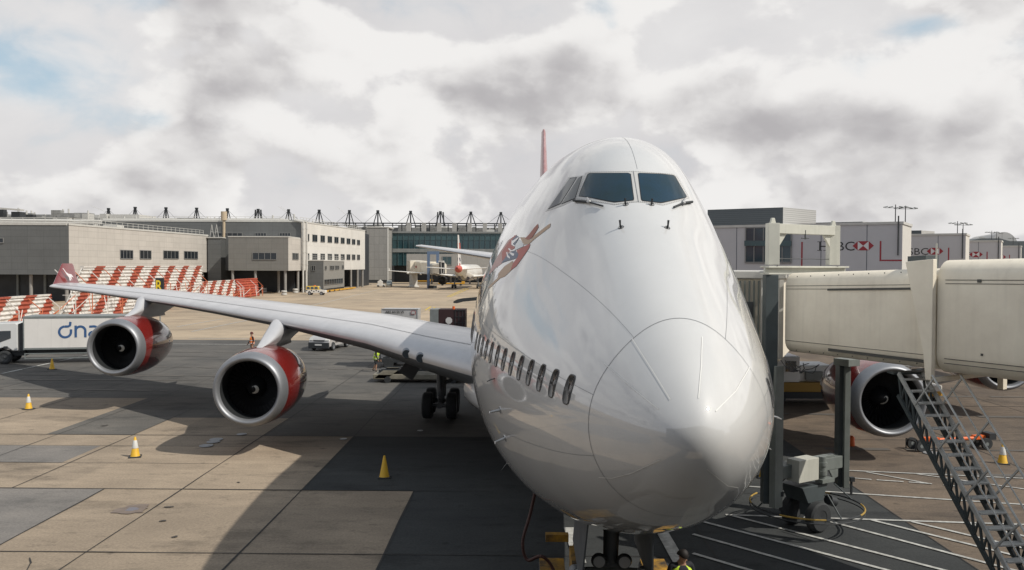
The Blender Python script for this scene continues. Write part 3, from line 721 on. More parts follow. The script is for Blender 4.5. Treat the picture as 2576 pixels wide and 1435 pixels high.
# wing to body fairing
mb = MB(); rr = []
for s, w, h in ((15.5, .3, .2), (16.5, 1.9, .55), (18, 3.1, .8), (20, 3.7, 1.05), (24, 3.95, 1.25), (32, 3.95, 1.25), (37, 3.3, 1.0), (40, 1.6, .4)):
    rr.append([(w*math.copysign(abs(math.cos(t))**.7, math.cos(t)), s, 2.95+h*math.copysign(abs(math.sin(t))**.8, math.sin(t))) for t in [2*math.pi*i/40 for i in range(40)]])
mb.loft(rr); mb.build('belly_fairing', white, jet, smooth=50)
# ---- tail
mb = MB(); rr = []
for z, s, c, t_ in ((8.0, 52.5, 13.5, .09), (9.0, 55.2, 11.4, .09), (19.1, 65.4, 4.2, .09), (19.3, 65.8, 3.6, .06)): rr.append([(h*c, s+x*c, z) for x, h in airfoil(14, t_, 0)])
finm = mat('fin_red_white', (.26, .09, .09), .4, coat=.3, var=.35, vscale=.9, col2=(.40, .27, .27))
mb.loft(rr); fin = mb.build('tail_fin', finm, jet, smooth=40)
for sd in (-1, 1):
    mb = MB(); mb.loft(wing_rings([(.3, 56.5, 7.25, 9.2, .09, -1), (1.5, 57.3, 7.38, 8.4, .09, -1), (10.6, 63.6, 8.68, 2.9, .08, -1), (11.05, 64.2, 8.72, 2.1, .06, -1)], sd, 14))
    mb.build('tailplane', wingm, jet, smooth=40)
# ---- engines
def engine(sd, y, s, z, top_s, top_z):
    e = MB(); o = (sd*y, s, z)
    e.lathe([(.50, 1.40), (.8, 1.44), (1.4, 1.475), (2.2, 1.47), (3.0, 1.41), (3.7, 1.28), (4.25, 1.12), (4.2, 1.0), (3.0, 1.02)], o, (0, 1, 0), 64)
    cowl = e.build('engine', red, jet, smooth=50)
    e = MB(); e.lathe([(.50, 1.402), (.36, 1.385), (.2, 1.345), (.08, 1.295), (.015, 1.24), (0, 1.20), (.02, 1.155), (.09, 1.11), (.2, 1.08)], o, (0, 1, 0), 64); e.build('inlet_lip', polished, cowl, smooth=80)
    e = MB(); e.lathe([(.2, 1.08), (.6, 1.10), (1.25, 1.16), (1.25, .001)], o, (0, 1, 0), 48); e.build('inlet_duct', mat('duct_shaded', (.012, .014, .016), .7), cowl, smooth=50)  # duct colour carries the inlet shade as well
    e = MB()
    for i in range(38):
        a = 2*math.pi*i/38; rs = []
        for r, tw in ((.40, .5), (.75, .9), (1.12, 1.15)):
            cx0 = Vector((math.cos(a), 0, math.sin(a))); tg = Vector((-math.sin(a), 0, math.cos(a))); c = Vector(o)+Vector((0, 1.12, 0))+cx0*r; dv = (tg*math.sin(tw)+Vector((0, 1, 0))*math.cos(tw))*(.075+.03*r)
            rs.append([c-dv, c+dv])
        e.add([p for q in rs for p in q], [(0, 1, 3, 2), (2, 3, 5, 4)])
    e.build('fan', fanm, cowl)
    e = MB(); e.lathe([(.62, .001), (.66, .06), (.78, .17), (.95, .29), (1.15, .38)], o, (0, 1, 0), 32)
    # swirl mark
    sp = []
    for i in range(15):
        k = i/14; an = R(120-230*k); r = .05+.19*k*(.9 if k < .8 else .9); ax_ = .66+(.12*(r/.17) if r < .17 else .12+(r-.17)*1.4); sp.append((r, an, ax_, .085*math.sin(math.pi*min(1, (1-k)*1.25+.05))**.6+.012))
    vs = []
    for r, an, ax_, w in sp:
        for q in (-1, 1):
            rr_ = max(.005, r+q*w/2); ax2 = np.interp(rr_, [0, .06, .17, .29, .38], [.62, .66, .78, .95, 1.15]); vs.append(Vector(o)+Vector((rr_*math.cos(an), ax2-.012, rr_*math.sin(an))))
    e.add(vs, [(2*i, 2*i+1, 2*i+3, 2*i+2) for i in range(14)], 1)
    e.build('spinner', [fanm, mat('swirl_white', (.55, .55, .52), .5)], cowl, smooth=50)
    e = MB(); e.lathe([(3.0, .95), (4.2, .86), (4.8, .66), (5.0, .5), (4.95, .4), (5.6, .12), (5.8, .01)], o, (0, 1, 0), 40); e.build('exhaust_nozzle', dsteel, cowl, smooth=50)
    # pylon: leading edge rises from the cowl to the wing
    e = MB(); dz = top_z-z; path = [(s+.95, z+1.40, .05, s+5.8), (s+1.7, z+1.56, .22, s+6.6), (s+2.5, z+1.82, .34, s+7.6), (top_s-.1, top_z+.02, .38, top_s+5.6), (top_s+.35, top_z+.18, .32, top_s+5.0)]
    rr = []
    for a, zz_, w, b in path:
        z2 = zz_-(.0 if a > top_s-.5 else 0); n = 9; ringp = []
        for i in range(n): t = math.pi*(i/(n-1)-.5); ringp.append((sd*y+w*math.sin(t), a+w*2.2*(1-math.cos(t)), z2))
        ringp += [(sd*y+w, b-1.2, min(z2, top_z)), (sd*y, b, min(z2, top_z)-.0), (sd*y-w, b-1.2, min(z2, top_z))]
        rr.append(ringp)
    # lower hull of the pylon behind the cowl
    rr = [[(p[0], p[1]+(1.2 if i > 0 else .9), z+.95) if j < 9 else (p[0], p[1]-.3, z+.95) for j, p in enumerate(rr[0])] if i < 0 else r for i, r in enumerate(rr)]
    low = [(p[0], p[1]+.1, p[2]-.16) for p in rr[0]]
    e.loft([low]+rr); e.build('pylon', wingm, jet, smooth=50)
for sd in (-1, 1):
    engine(sd, 11.85, 22.25, 2.41, 26.0, 4.66)
    engine(sd, 21.4, 31.45, 2.90, 34.4, 5.12)
# ---- landing gear
def wheel(name, par, c, r, w, ax=(1, 0, 0)):
    e = MB(); c = Vector(c); d = Vector(ax).normalized()
    prof = [(-w/2, r*.5), (-w/2, r*.85), (-w*.38, r*.97), (-w*.15, r), (w*.15, r), (w*.38, r*.97), (w/2, r*.85), (w/2, r*.5)]
    e.lathe(prof, c, d, 36); e.lathe([(-w*.42, .01), (-w*.30, r*.2), (-w*.36, r*.42), (-w*.48, r*.5)], c, d, 24, 1); e.lathe([(w*.42, .01), (w*.30, r*.2), (w*.36, r*.42), (w*.48, r*.5)], c, d, 24, 1)
    e.lathe([(-w*.52, .0), (-w*.52, r*.12), (-w*.4, r*.14)], c, d, 12, 1)
    return e.build(name, [rubber, polished], par, smooth=35)
gear_m = mat('gear_grey', (.16, .17, .18), .45, metal=.3, var=.2)
mb = MB(); mb.tube((0, 7.8, .62), (0, 7.55, 2.7), .13, .16, 14); mb.tube((0, 7.8, .3), (0, 7.75, 1.2), .09, .09, 12, ); mb.tube((-.3, 7.8, .62), (.3, 7.8, .62), .08, .08, 10)
mb.tube((0, 7.7, 1.5), (0, 9.6, 2.5), .07, .07, 8); mb.box((0, 7.72, 1.45), (.5, .25, .28)); mb.tube((-.28, 7.62, 1.5), (.28, 7.62, 1.5), .09, .09, 10)
ng = mb.build('nose_gear', gear_m, jet, smooth=40, bev=.01)
for sd in (-1, 1):
    wheel('wheel', ng, (sd*.44, 7.8, .62), .62, .42)
    mb = MB(); mb.lathe([(0, .02), (-.02, .12), (.06, .15), (.2, .1)], (sd*.24, 7.45, 1.62), (0, 1, 0), 18); mb.lathe([(-.024, .001), (-.022, .11)], (sd*.24, 7.45, 1.62), (0, 1, 0), 18, 1); mb.build('taxi_light', [gear_m, mat('lamp_lens', (.6, .6, .6), .15, coat=1.0)], ng, smooth=40)
    mb = MB(); mb.lathe([(0, .02), (-.02, .14), (.06, .17), (.24, .12)], (sd*.62, 7.5, 1.35), (sd*.3, 1, 0), 18); mb.lathe([(-.024, .001), (-.022, .13)], (sd*.62, 7.5, 1.35), (sd*.3, 1, 0), 18, 1); mb.beam((sd*.1, 7.6, 1.42), (sd*.62, 7.62, 1.38), .08, .1); mb.build('steering_light', [gear_m, mat('lamp_lens', (.6, .6, .6), .15, coat=1.0)], ng, smooth=40)
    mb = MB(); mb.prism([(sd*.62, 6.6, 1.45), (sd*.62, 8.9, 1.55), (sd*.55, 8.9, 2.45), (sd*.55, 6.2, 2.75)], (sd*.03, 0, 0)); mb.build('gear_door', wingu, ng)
for gx, gs, zt in ((-5.5, 31.0, 3.4), (5.5, 31.0, 3.4), (-1.9, 34.0, 2.6), (1.9, 34.0, 2.6)):
    mb = MB(); mb.tube((gx, gs, .95), (gx, gs, zt), .22, .26, 14); mb.beam((gx, gs-.85, .62), (gx, gs+.85, .62), .2, .26); mb.tube((gx, gs, .55), (gx, gs, 1.3), .16, .16, 12)
    mb.tube((gx, gs, 1.5), (gx*.45, gs+.2, zt-.4), .09, .09, 8); mb.tube((gx, gs, 1.1), (gx, gs-1.4, zt-.4), .08, .08, 8)
    for k in (-1, 1): mb.tube((gx-.55, gs+k*.75, .62), (gx+.55, gs+k*.75, .62), .09, .09, 10)
    mg = mb.build('main_gear', gear_m, jet, smooth=40)
    for k in (-1, 1):
        for j in (-1, 1): wheel('wheel', mg, (gx+j*.56, gs+k*.75, .62), .62, .46)
    if abs(gx) > 3:
        sd = math.copysign(1, gx); mb = MB(); a = Vector((gx+sd*1.0, gs-.6, 3.5)); mb.prism([(gx+sd*.25, gs-.9, 3.45), (gx+sd*.75, gs-.9, 3.75), (gx+sd*1.95, gs-.7, 2.15), (gx+sd*1.30, gs-.7, 1.75)], (0, .08, 0)); mb.build('gear_door', wingu, mg)
# ================================================================== TERMINAL BUILDINGS, LEFT
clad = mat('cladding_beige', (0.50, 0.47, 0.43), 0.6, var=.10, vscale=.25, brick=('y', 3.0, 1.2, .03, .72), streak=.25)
cladf = mat('cladding_beige_shaded', (0.20, 0.195, 0.18), 0.6, var=.10, vscale=.25, brick=('x', 3.0, 1.2, .03, .72), streak=.25)  # darker copy of the beige, shade of the front put into the colour
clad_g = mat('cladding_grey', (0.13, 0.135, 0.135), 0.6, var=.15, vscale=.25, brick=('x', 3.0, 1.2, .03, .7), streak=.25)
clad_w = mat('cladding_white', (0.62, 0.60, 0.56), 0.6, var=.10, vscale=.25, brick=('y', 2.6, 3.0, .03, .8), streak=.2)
roofm = mat('roof_felt', (0.22, 0.21, 0.20), 0.85, var=.3)
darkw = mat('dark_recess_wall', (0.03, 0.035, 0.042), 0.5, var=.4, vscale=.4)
colm = mat('column_concrete', (0.26, 0.25, 0.235), .7, var=.2)
metal_w = mat('white_metal_trim', (.52, .51, .48), .5, var=.15)
plantm = mat('roof_plant_grey', (.30, .30, .29), .6, var=.35, vscale=1.2, brick=('x', 1.4, .9, .03, .6))
def wall_box(mb, a, b, depth, z0, z1, m=0):
    """block whose visible face runs a -> b, body on the left-hand side of that run"""
    a = Vector((a[0], a[1], 0)); b = Vector((b[0], b[1], 0)); d = (b-a).normalized(); n = Vector((-d.y, d.x, 0))*depth
    mb.prism([a+Vector((0, 0, z0)), b+Vector((0, 0, z0)), b+n+Vector((0, 0, z0)), a+n+Vector((0, 0, z0))], (0, 0, z1-z0), m)
def window(par, a, b, x0, y0, x1, y1, bars=1, glass_m=None, fr=.12):
    p = W(x0, y1, a, b); q = W(x1, y1, a, b); r = W(x0, y0, a, b); r2 = W(x1, y0, a, b)
    z0 = (p.z+q.z)/2; z1 = (r.z+r2.z)/2
    A = Vector((a[0], a[1], 0)); B = Vector((b[0], b[1], 0)); d = (B-A).normalized(); out = Vector((d.y, -d.x, 0))
    if out.dot(Vector((p.x, p.y, 0))) > 0: out = -out
    p0 = Vector((p.x, p.y, 0)); w = (Vector((q.x, q.y, 0))-p0).dot(d)
    if w < 0: d = -d; w = -w
    mb = MB(); o = p0+out*.02
    def slab(u0, u1, v0, v1, t0, t1, m): mb.prism([o+d*u0+Vector((0, 0, v0))+out*t0, o+d*u1+Vector((0, 0, v0))+out*t0, o+d*u1+Vector((0, 0, v1))+out*t0, o+d*u0+Vector((0, 0, v1))+out*t0], out*(t1-t0), m)
    slab(fr, w-fr, z0+fr, z1-fr, 0, .03, 1)
    slab(0, fr, z0, z1, 0, .10, 0); slab(w-fr, w, z0, z1, 0, .10, 0); slab(fr, w-fr, z0, z0+fr, 0, .14, 0); slab(fr, w-fr, z1-fr, z1, 0, .10, 0)
    for i in range(bars): u = w*(i+1)/(bars+1); slab(u-.05, u+.05, z0+fr, z1-fr, .03, .09, 0)
    mb.build('window', [mat('window_frame', (.20, .20, .195), .5), glass_m or winglass], par)
winglass = mat('office_glass', (.018, .024, .03), .12, spec=.6, var=.4, vscale=.7)
# -- block with four windows
A0, A1 = (-82.4, 150.0), (-78.6, 207.0)
bA = thing('cargo_office', 'long beige clad building at far left with four windows on its sunlit side', 'building', (-90, 160, 0))
def child(mb, name, m, par, **k):
    par_loc = par.location; mb.v = [(x-par_loc.x, y-par_loc.y, z-par_loc.z) for x, y, z in mb.v]; o = mb.build(name, m, par, **{a: b for a, b in k.items() if a in ('smooth', 'bev')})
    for a, b in k.items():
        if a not in ('smooth', 'bev'): o[a] = b
    return o
_build = MB.build
def build_rel(s, name, mats, parent=None, **k):
    """meshes are written in world metres; a part is moved into the frame of its thing"""
    if parent is not None and parent is not jet and parent is not fus:
        L0 = Vector((0, 0, 0)); p = parent
        while p is not None: L0 += p.location; p = p.parent
        s.v = [(x-L0.x, y-L0.y, z-L0.z) for x, y, z in s.v]
    return _build(s, name, mats, parent, **k)
MB.build = build_rel
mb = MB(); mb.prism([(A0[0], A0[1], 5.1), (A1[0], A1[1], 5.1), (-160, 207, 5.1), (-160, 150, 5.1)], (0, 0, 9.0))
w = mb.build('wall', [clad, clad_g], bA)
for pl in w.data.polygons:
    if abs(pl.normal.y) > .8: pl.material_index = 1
mb = MB(); mb.prism([(A0[0]+.1, A0[1]-.1, 14.1), (A1[0]+.1, A1[1], 14.1), (A1[0]-.4, A1[1], 14.1), (A0[0]-.4, A0[1]+.4, 14.1)], (0, 0, .35)); mb.bx(-160, A0[0]-.41, 149.9, 150.4, 14.1, 14.45); mb.build('parapet', metal_w, bA)
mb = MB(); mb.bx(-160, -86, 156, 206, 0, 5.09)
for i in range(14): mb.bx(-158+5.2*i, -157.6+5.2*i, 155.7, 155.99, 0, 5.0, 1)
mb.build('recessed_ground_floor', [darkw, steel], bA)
for i in range(9):
    t = i/8; x = A0[0]+(A1[0]-A0[0])*t-1; y = 151+(206-151)*t; mb = MB(); mb.tube((x, y, 0), (x, y, 5.1), .3, n=12); mb.build('column', colm, bA, smooth=40)
for i in range(6): mb = MB(); mb.tube((-90-9*i, 151, 0), (-90-9*i, 151, 5.1), .3, n=12); mb.build('column', colm, bA, smooth=40)
S = .3592; X0 = 0; Y0 = 475.4
for x0, x1, y0, y1, nb in ((840, 930, 428, 492, 3), (977, 1058, 430, 493, 2), (1142, 1250, 433, 492, 3), (1287, 1384, 437, 493, 3)): window(bA, A0, A1, x0*S, Y0+y0*S, x1*S, Y0+y1*S, nb)
window(bA, (-160, 150), A0, -14, Y0+343*S, 28*S, Y0+380*S, 1)
mb = MB()
def rail(mb, pts, h=1.05, r=.03, n=2, step=2.0, m=0):
    for a, b in zip(pts, pts[1:]):
        a = Vector(a); b = Vector(b); k = max(1, int((b-a).length/step))
        for j in range(n): mb.tube(a+Vector((0, 0, h*(j+1)/n)), b+Vector((0, 0, h*(j+1)/n)), r, n=5, m=m)
        for i in range(k+1): c = a+(b-a)*i/k; mb.tube(c, c+Vector((0, 0, h)), r, n=5, m=m)
rail(mb, [(-120, 151, 14.45), (-83.2, 151, 14.45), (-79.4, 206, 14.45)], r=.045); mb.build('roof_railing', metal_w, bA)
def plant(mb, x0, x1, y0, y1, z, n, hmax, seed):
    rn = random.Random(seed)
    for i in range(n):
        x = rn.uniform(x0, x1); y = rn.uniform(y0, y1); w_ = rn.uniform(1.5, 6); d_ = rn.uniform(1.5, 4); h = rn.uniform(.5, hmax)
        mb.box((x, y, z+h/2), (w_, d_, h), 0, rn.choice((0, 0, 1, 2)))
        if rn.random() < .4: mb.tube((x, y, z+h), (x, y, z+h+rn.uniform(.5, 1.6)), .25, n=8, m=1)
plants = [plantm, metal_w, dsteel]
for k_, (x0, x1, y0, y1, n) in enumerate(((-155, -125, 160, 200, 10), (-122, -88, 160, 200, 10), (-118, -100, 180, 203, 6))):
    mb = MB(); plant(mb, x0, x1, y0, y1, 14.1, n, 1.9, k_); mb.build('rooftop_plant', plants, bA, )['kind'] = 'stuff'
mb = MB(); mb.tube((-130, 158, 15.6), (-84, 165, 15.6), .3, n=10); mb.tube((-130, 158, 15.2), (-84, 165, 15.2), .25, n=10); mb.build('roof_duct', metal_w, bA, smooth=40)
# -- link tower
bT = thing('stair_link_tower', 'narrow grey blind tower between the two beige office buildings', 'tower', (-76, 206, 0))
mb = MB(); mb.bx(-78.3, -75.0, 206.0, 214, 0, 13.6); mb.build('wall', clad_g, bT)
mb = MB(); mb.bx(-78.5, -74.8, 205.8, 214.2, 13.6, 13.85); mb.build('roof_edge', metal_w, bT)
for px in (533, 545): 
    a = P(px, 600, 207); mb = MB(); mb.tube((a.x-.5, 207, 13.85), (a.x, 207, 17.0), .06, n=5); mb.tube((a.x+.5, 207, 13.85), (a.x, 207, 17.0), .06, n=5); mb.tube((a.x-.3, 207, 15.2), (a.x+.3, 207, 15.2), .05, n=5); mb.build('ladder_frame', metal_w, bT)
mb = MB(); mb.tube((-75.3, 209, 13.8), (-75.3, 209, 18.2), .35, n=12); mb.tube((-75.3, 209, 18.2), (-75.3, 209, 20.4), .75, n=14); mb.build('vent_stack', mat('stack_tan', (.42, .34, .24), .6), bT, smooth=40)
# -- three storey office
B0, B1, B2 = (-112, 209.0), (-55.7, 209.0), (-50.0, 264.0)
bB = thing('office_building', 'three storey office with two rows of windows on its white sunlit side', 'building', (-70, 220, 0))
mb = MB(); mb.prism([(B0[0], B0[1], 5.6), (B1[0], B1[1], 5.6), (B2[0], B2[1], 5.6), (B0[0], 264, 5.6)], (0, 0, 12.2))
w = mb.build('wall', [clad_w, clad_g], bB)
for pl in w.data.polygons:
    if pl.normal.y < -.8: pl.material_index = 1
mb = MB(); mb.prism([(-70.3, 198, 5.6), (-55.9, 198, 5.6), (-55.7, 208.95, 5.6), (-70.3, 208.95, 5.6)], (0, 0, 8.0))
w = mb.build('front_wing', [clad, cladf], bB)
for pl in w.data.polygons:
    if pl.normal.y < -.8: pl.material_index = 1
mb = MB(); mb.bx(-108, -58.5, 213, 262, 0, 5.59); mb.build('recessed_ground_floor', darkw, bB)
mb = MB(); mb.bx(-70.4, -55.8, 197.9, 208.9, 13.6, 13.85); mb.prism([(B0[0], 208.9, 17.8), (B1[0]+.1, 208.9, 17.8), (B2[0]+.1, 264.1, 17.8), (B0[0], 264.1, 17.8)], (0, 0, .3)); mb.build('roof_edge', metal_w, bB)
for x, y in ((-69.5, 198.6), (-56.8, 198.6), (-60.6, 206), (-56.2, 207.6), (-51.6, 250), (-51, 257), (-50.6, 263), (-53.2, 236), (-64, 198.6)):
    mb = MB(); mb.tube((x, y, 0), (x, y, 5.6), .33, n=12); mb.build('column', colm, bB, smooth=40)
Xb = 475.4
def WB(x0, y0, x1, y1, a, b, nb=1): window(bB, a, b, Xb+x0*S, Y0+y0*S, Xb+x1*S, Y0+y1*S, nb, fr=.1)
WB(445, 447, 615, 497, (-70.3, 198), (-55.9, 198), 3)
WB(723, 450, 765, 497, (-55.9, 198), (-55.7, 209), 1)
for x0, x1 in ((160, 375), (463, 543), (633, 712)): WB(x0, 308, x1, 333, B0, B1, 5 if x1-x0 > 100 else 3)
xs = ((823, 840), (863, 897), (920, 950), (970, 1000), (1017, 1045), (1062, 1088), (1103, 1128), (1140, 1163), (1176, 1196))
for i, (x0, x1) in enumerate(xs):
    k = i/8; WB(x0, 316+k*42, x1, 368+k*26, B1, B2, 1); WB(x0, 452+k*9, x1, 498+k*0, B1, B2, 1)
for i in range(2):
    mb = MB(); x = -55.0+i*.75; y = 208.4+i*.3; mb.path([(x, y, 17.9), (x, y, 6.0), (x-.1, y, 5.2), (x-.1, y, 0)], .27, 10); mb.tube((x, y, 17.8), (x-2.5, y+.5, 18.3), .27, n=10)
    for z in (7, 10, 13, 16): mb.tube((x, y, z), (x, y, z+.25), .34, n=10)
    mb.build('downpipe', metal_w, bB, smooth=40)
mb = MB(); rail(mb, [(-56.5, 211, 18.1), (-50.9, 262, 18.1)], r=.05, step=2.2); rail(mb, [(-110, 210, 18.1), (-57, 210, 18.1)], r=.05, step=2.2); mb.build('roof_railing', metal_w, bB)
for k_, (x0, x1, y0, y1, n) in enumerate(((-108, -90, 214, 255, 10), (-88, -72, 214, 255, 10), (-70, -58, 216, 258, 10))):
    mb = MB(); plant(mb, x0, x1, y0, y1, 17.8, n, 1.3, 10+k_); mb.build('rooftop_plant', plants, bB)['kind'] = 'stuff'
mb = MB(); mb.tube((-108, 213, 18.4), (-60, 213, 18.4), .3, n=10); mb.tube((-100, 216, 18.9), (-62, 216, 18.9), .2, n=10); mb.build('roof_duct', metal_w, bB, smooth=40)
mb = MB(); mb.bx(-58, -55.2, 266, 285, 0, 19); mb.bx(-55.19, -52.6, 266, 285, 0, 17.5); mb.build('dark_bay', darkw, bB)
# -- small annex
bC = thing('annex', 'small flat roofed grey annex beside the white and yellow patrol car', 'building', (-53, 220, 0))
C0, C1, C2 = (-55.2, 212), (-50.8, 212), (-50.8, 237)
mb = MB(); mb.bx(-55.2, -50.8, 212, 237, 0.8, 8.0); w = mb.build('wall', [clad_g, mat('annex_side', (.22, .215, .20), .7, var=.12)], bC)
for pl in w.data.polygons:
    if pl.normal.x > .8: pl.material_index = 1
mb = MB(); mb.bx(-55.2, -50.7, 211.9, 237.1, 8.0, 8.3); mb.build('roof_edge', metal_w, bC)
mb = MB(); mb.bx(-55.2, -50.9, 212.1, 236.9, 0, .79); mb.build('plinth', darkw, bC)
def WC(x0, y0, x1, y1, a, b, nb=1): window(bC, a, b, Xb+x0*S, Y0+y0*S, Xb+x1*S, Y0+y1*S, nb, fr=.08)
WC(858, 538, 888, 575, C0, C1, 1); WC(950, 540, 962, 568, C1, C2, 0); WC(985, 538, 1015, 568, C1, C2, 1); WC(1022, 537, 1050, 565, C1, C2, 1); WC(1070, 535, 1082, 562, C1, C2, 0)
WC(946, 630, 1076, 668, C1, C2, 7)
mb = MB(); rail(mb, [(-54.8, 212.3, 8.3), (-51.1, 212.3, 8.3), (-51.1, 236.7, 8.3)], r=.04, step=2.5); mb.build('roof_railing', metal_w, bC)
# -- blind panelled tower
bD = thing('panelled_tower', 'tall blind panelled tower left of the green glass concourse', 'tower', (-56, 322, 0))
mb = MB(); mb.bx(-59.8, -52.1, 320, 332, 1.2, 21.4); mb.build('wall', mat('tower_panel', (.28, .275, .26), .65, var=.12, brick=('x', 1.9, 3.0, .05, .65), streak=.25), bD)
mb = MB(); mb.bx(-59.7, -52.2, 320.1, 331.9, 0, 1.19); mb.build('plinth', darkw, bD)
mb = MB(); mb.bx(-52.09, -51.5, 319.9, 320.6, 0, 21.4); mb.bx(-60, -51.4, 319.8, 332.2, 21.4, 21.8); mb.build('corner_trim', metal_w, bD)
# -- glass concourse with mast-hung roof
bE = thing('glass_concourse', 'long green glazed concourse with masts and cables holding its roof', 'building', (-30, 335, 0))
tealg = mat('teal_glazing', (.018, .042, .05), .12, var=.5, vscale=.12, col2=(.03, .075, .085), spec=.7)
tealb = mat('teal_spandrel', (.05, .10, .11), .25, var=.3, vscale=.3)
mb = MB(); mb.bx(-52.0, 40, 333, 370, 13.6, 17.0); mb.bx(-52, 40, 333, 370, 6.8, 12.1); mb.build('glazing', tealg, bE)
mb = MB(); mb.bx(-52.0, 40, 332.9, 370, 17.01, 19.8); mb.build('upper_glazing', tealb, bE)
mb = MB(); mb.bx(-52, 40, 332.6, 370, 12.11, 13.59); mb.bx(-52, 40, 332.4, 371, 19.81, 20.5); mb.build('floor_band', mat('floor_band_grey', (.23, .24, .235), .6, var=.25, vscale=.5), bE)
mb = MB()
for i in range(42): x = -51.9+2.2*i; mb.bx(x-.07, x+.07, 332.7, 332.99, 13.6, 19.8); mb.bx(x-.07, x+.07, 332.7, 332.99, 6.8, 12.1)
mb.build('mullions', mat('mullion', (.07, .11, .115), .5), bE)['kind'] = 'stuff'
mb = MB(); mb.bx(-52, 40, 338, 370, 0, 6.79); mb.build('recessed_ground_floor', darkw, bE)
mb = MB(); mb.bx(-190, 40, 345, 372, 20.51, 22.6); mb.bx(-190, -52.1, 345, 372, 0, 20.5); mb.build('roof_block', plantm, bE)
mb = MB(); mb.bx(-190, 40, 339, 341, 23.9, 24.3); mb.bx(-190, 40, 338, 338.6, 23.0, 23.3)
for i in range(60): x = -186+3.8*i; mb.beam((x, 340, 22.6 if x < -52 else 20.5), (x, 340, 24.2), .35, .35)
mb.build('roof_beam', dsteel, bE)
for i in range(14):
    x = -46+6.2*i; mb = MB(); mb.bx(x-.8, x+.8, 336, 338, 20.5, 24.0); mb.build('roof_pier', mat('pier_grey', (.36, .35, .33), .7, var=.2), bE)
for k_ in range(4): mb = MB(); plant(mb, -180+55*k_, -128+55*k_, 336 if k_ > 2 else 350, 344 if k_ > 2 else 368, 20.5 if k_ > 2 else 22.6, 16, 1.6, 20+k_); mb.build('rooftop_plant', plants, bE)['kind'] = 'stuff'
mxs = [273, 340, 417.5, 494.7, 572, 649.5, 726, 803, 879, 950.5, 1033, 1108, 1184.5, 1260]
mtop = [526, 523, 524, 525, 526.5, 528, 529, 530, 531, 531.5, 533, 534, 535, 536]
tops = []
for i, (px, py) in enumerate(zip(mxs, mtop)):
    a = P(px, py, 342); tops.append(a); mb = MB(); z0 = 23.0
    mb.beam((a.x, 342, z0), (a.x, 342, a.z), .5, .5)
    if i in (5, 11): mb.beam((a.x+1.5, 342, z0), (a.x+1.1, 342, a.z), .5, .5); mb.beam((a.x-1.5, 342, z0), (a.x-1.1, 342, a.z), .5, .5)
    mb.beam((a.x+2.2, 341, z0), (a.x+.3, 342, a.z-.3), .28, .28); mb.beam((a.x-2.2, 343, z0), (a.x-.3, 342, a.z-.3), .28, .28); mb.box((a.x, 342, a.z), (1.1, .8, .7))
    s_ = 6.2
    for sg in (-1, 1): mb.tube((a.x, 342, a.z-.2), (a.x+sg*s_, 342, z0+.6), .055, n=4)
    mb.build('roof_mast', dsteel, bE)
for px in (229, 1040*.359+475, 700, 706): 
    a = P(px, 540, 300); mb = MB(); mb.tube((a.x, 342, 22), (a.x*342/300, 342, 31), .05, n=4); mb.build('aerial', metal_w, bE)
# -- roof hut behind the first block
bH = thing('roof_hut', 'pale box shaped plant room standing on the roofs behind the four windows', 'plant room', (-124, 262, 0))
a = P(275, 535, 260); b_ = P(350, 535, 260); mb = MB(); mb.bx(a.x, b_.x, 260, 272, 0, 22.6); mb.build('wall', mat('hut_pale', (.55, .54, .51), .6, var=.12), bH)
mb = MB(); mb.bx(a.x-14, a.x-.05, 262, 272, 0, 21.6); mb.build('dark_annex', plantm, bH)
mb = MB(); rail(mb, [(a.x, 259, 18.5), (b_.x, 259, 18.5)], r=.06); mb.build('roof_railing', metal_w, bH)
bL = thing('rear_roofscape', 'long low building with cluttered roof at the far left edge', 'building', (-190, 250, 0))
mb = MB(); mb.bx(-260, -142, 240, 280, 0, 20.5); mb.build('wall', clad_g, bL)
for k_ in range(3): mb = MB(); plant(mb, -170+10*k_, -145+8*k_, 242, 270, 20.5, 12, 2.8, 40+k_); mb.build('rooftop_plant', plants, bL)['kind'] = 'stuff'
for sx_ in (0, 1): mb = MB(); mb.beam((-168+sx_*14, 241, 23.2), (-160+sx_*14, 241, 22.6), 2, .5); mb.build('curved_roof_light', metal_w, bL)
# -- pale gate room by the second airliner
bG = thing('gate_room', 'pale raised gate room with one dark window behind the parked second airliner', 'building', (-25, 300, 0))
mb = MB(); mb.bx(-41.7, -4, 300, 312, 3.9, 11.1); mb.build('wall', mat('gate_pale', (.33, .32, .30), .65, var=.12, brick=('x', 4, 3.6, .04, .8)), bG)
window(bG, (-41.7, 300), (-4, 300), 1112, 645, 1137, 668, 1, tealg, .25)
for i in range(6): mb = MB(); mb.tube((-40+7*i, 304, 0), (-40+7*i, 304, 3.9), .35, n=10); mb.build('column', colm, bG)
# tyre stack bollards
for i, (px, py) in enumerate(((714.6, 743.5), (743, 738), (764, 735), (664.7, 736))):
    g = G(px, py); mb = MB()
    for k in range(2): mb.lathe([(0, .5), (.05, .62), (.25, .68), (.45, .62), (.5, .5)], (g.x, g.y, .62*k+.02), (0, 0, 1), 20, 0)
    for k in range(2): mb.lathe([(0, .45), (.1, .45), (.12, .3)], (g.x, g.y, .62*k+.5), (0, 0, 1), 20, 1)
    mb.lathe([(0, .3), (1.2, .3), (1.2, 0)], (g.x, g.y, 0), (0, 0, 1), 12, 1)
    t = mb.build('tyre_stack', [metal_w, rubber], smooth=40); t['category'] = 'bollard'; t['group'] = 'white tyre stacks guarding the office columns'
    t['label'] = ['white painted tyre stack standing nearest the camera under the office corner', 'white painted tyre stack just left of the patrol car', 'white tyre stack half hidden behind the patrol car', 'white tyre stack alone in the dark undercroft, leftmost'][i]
g = thing('barrier_rail', 'low yellow edged kerb barrier along the foot of the grey annex', 'barrier', (-49.5, 224, 0))
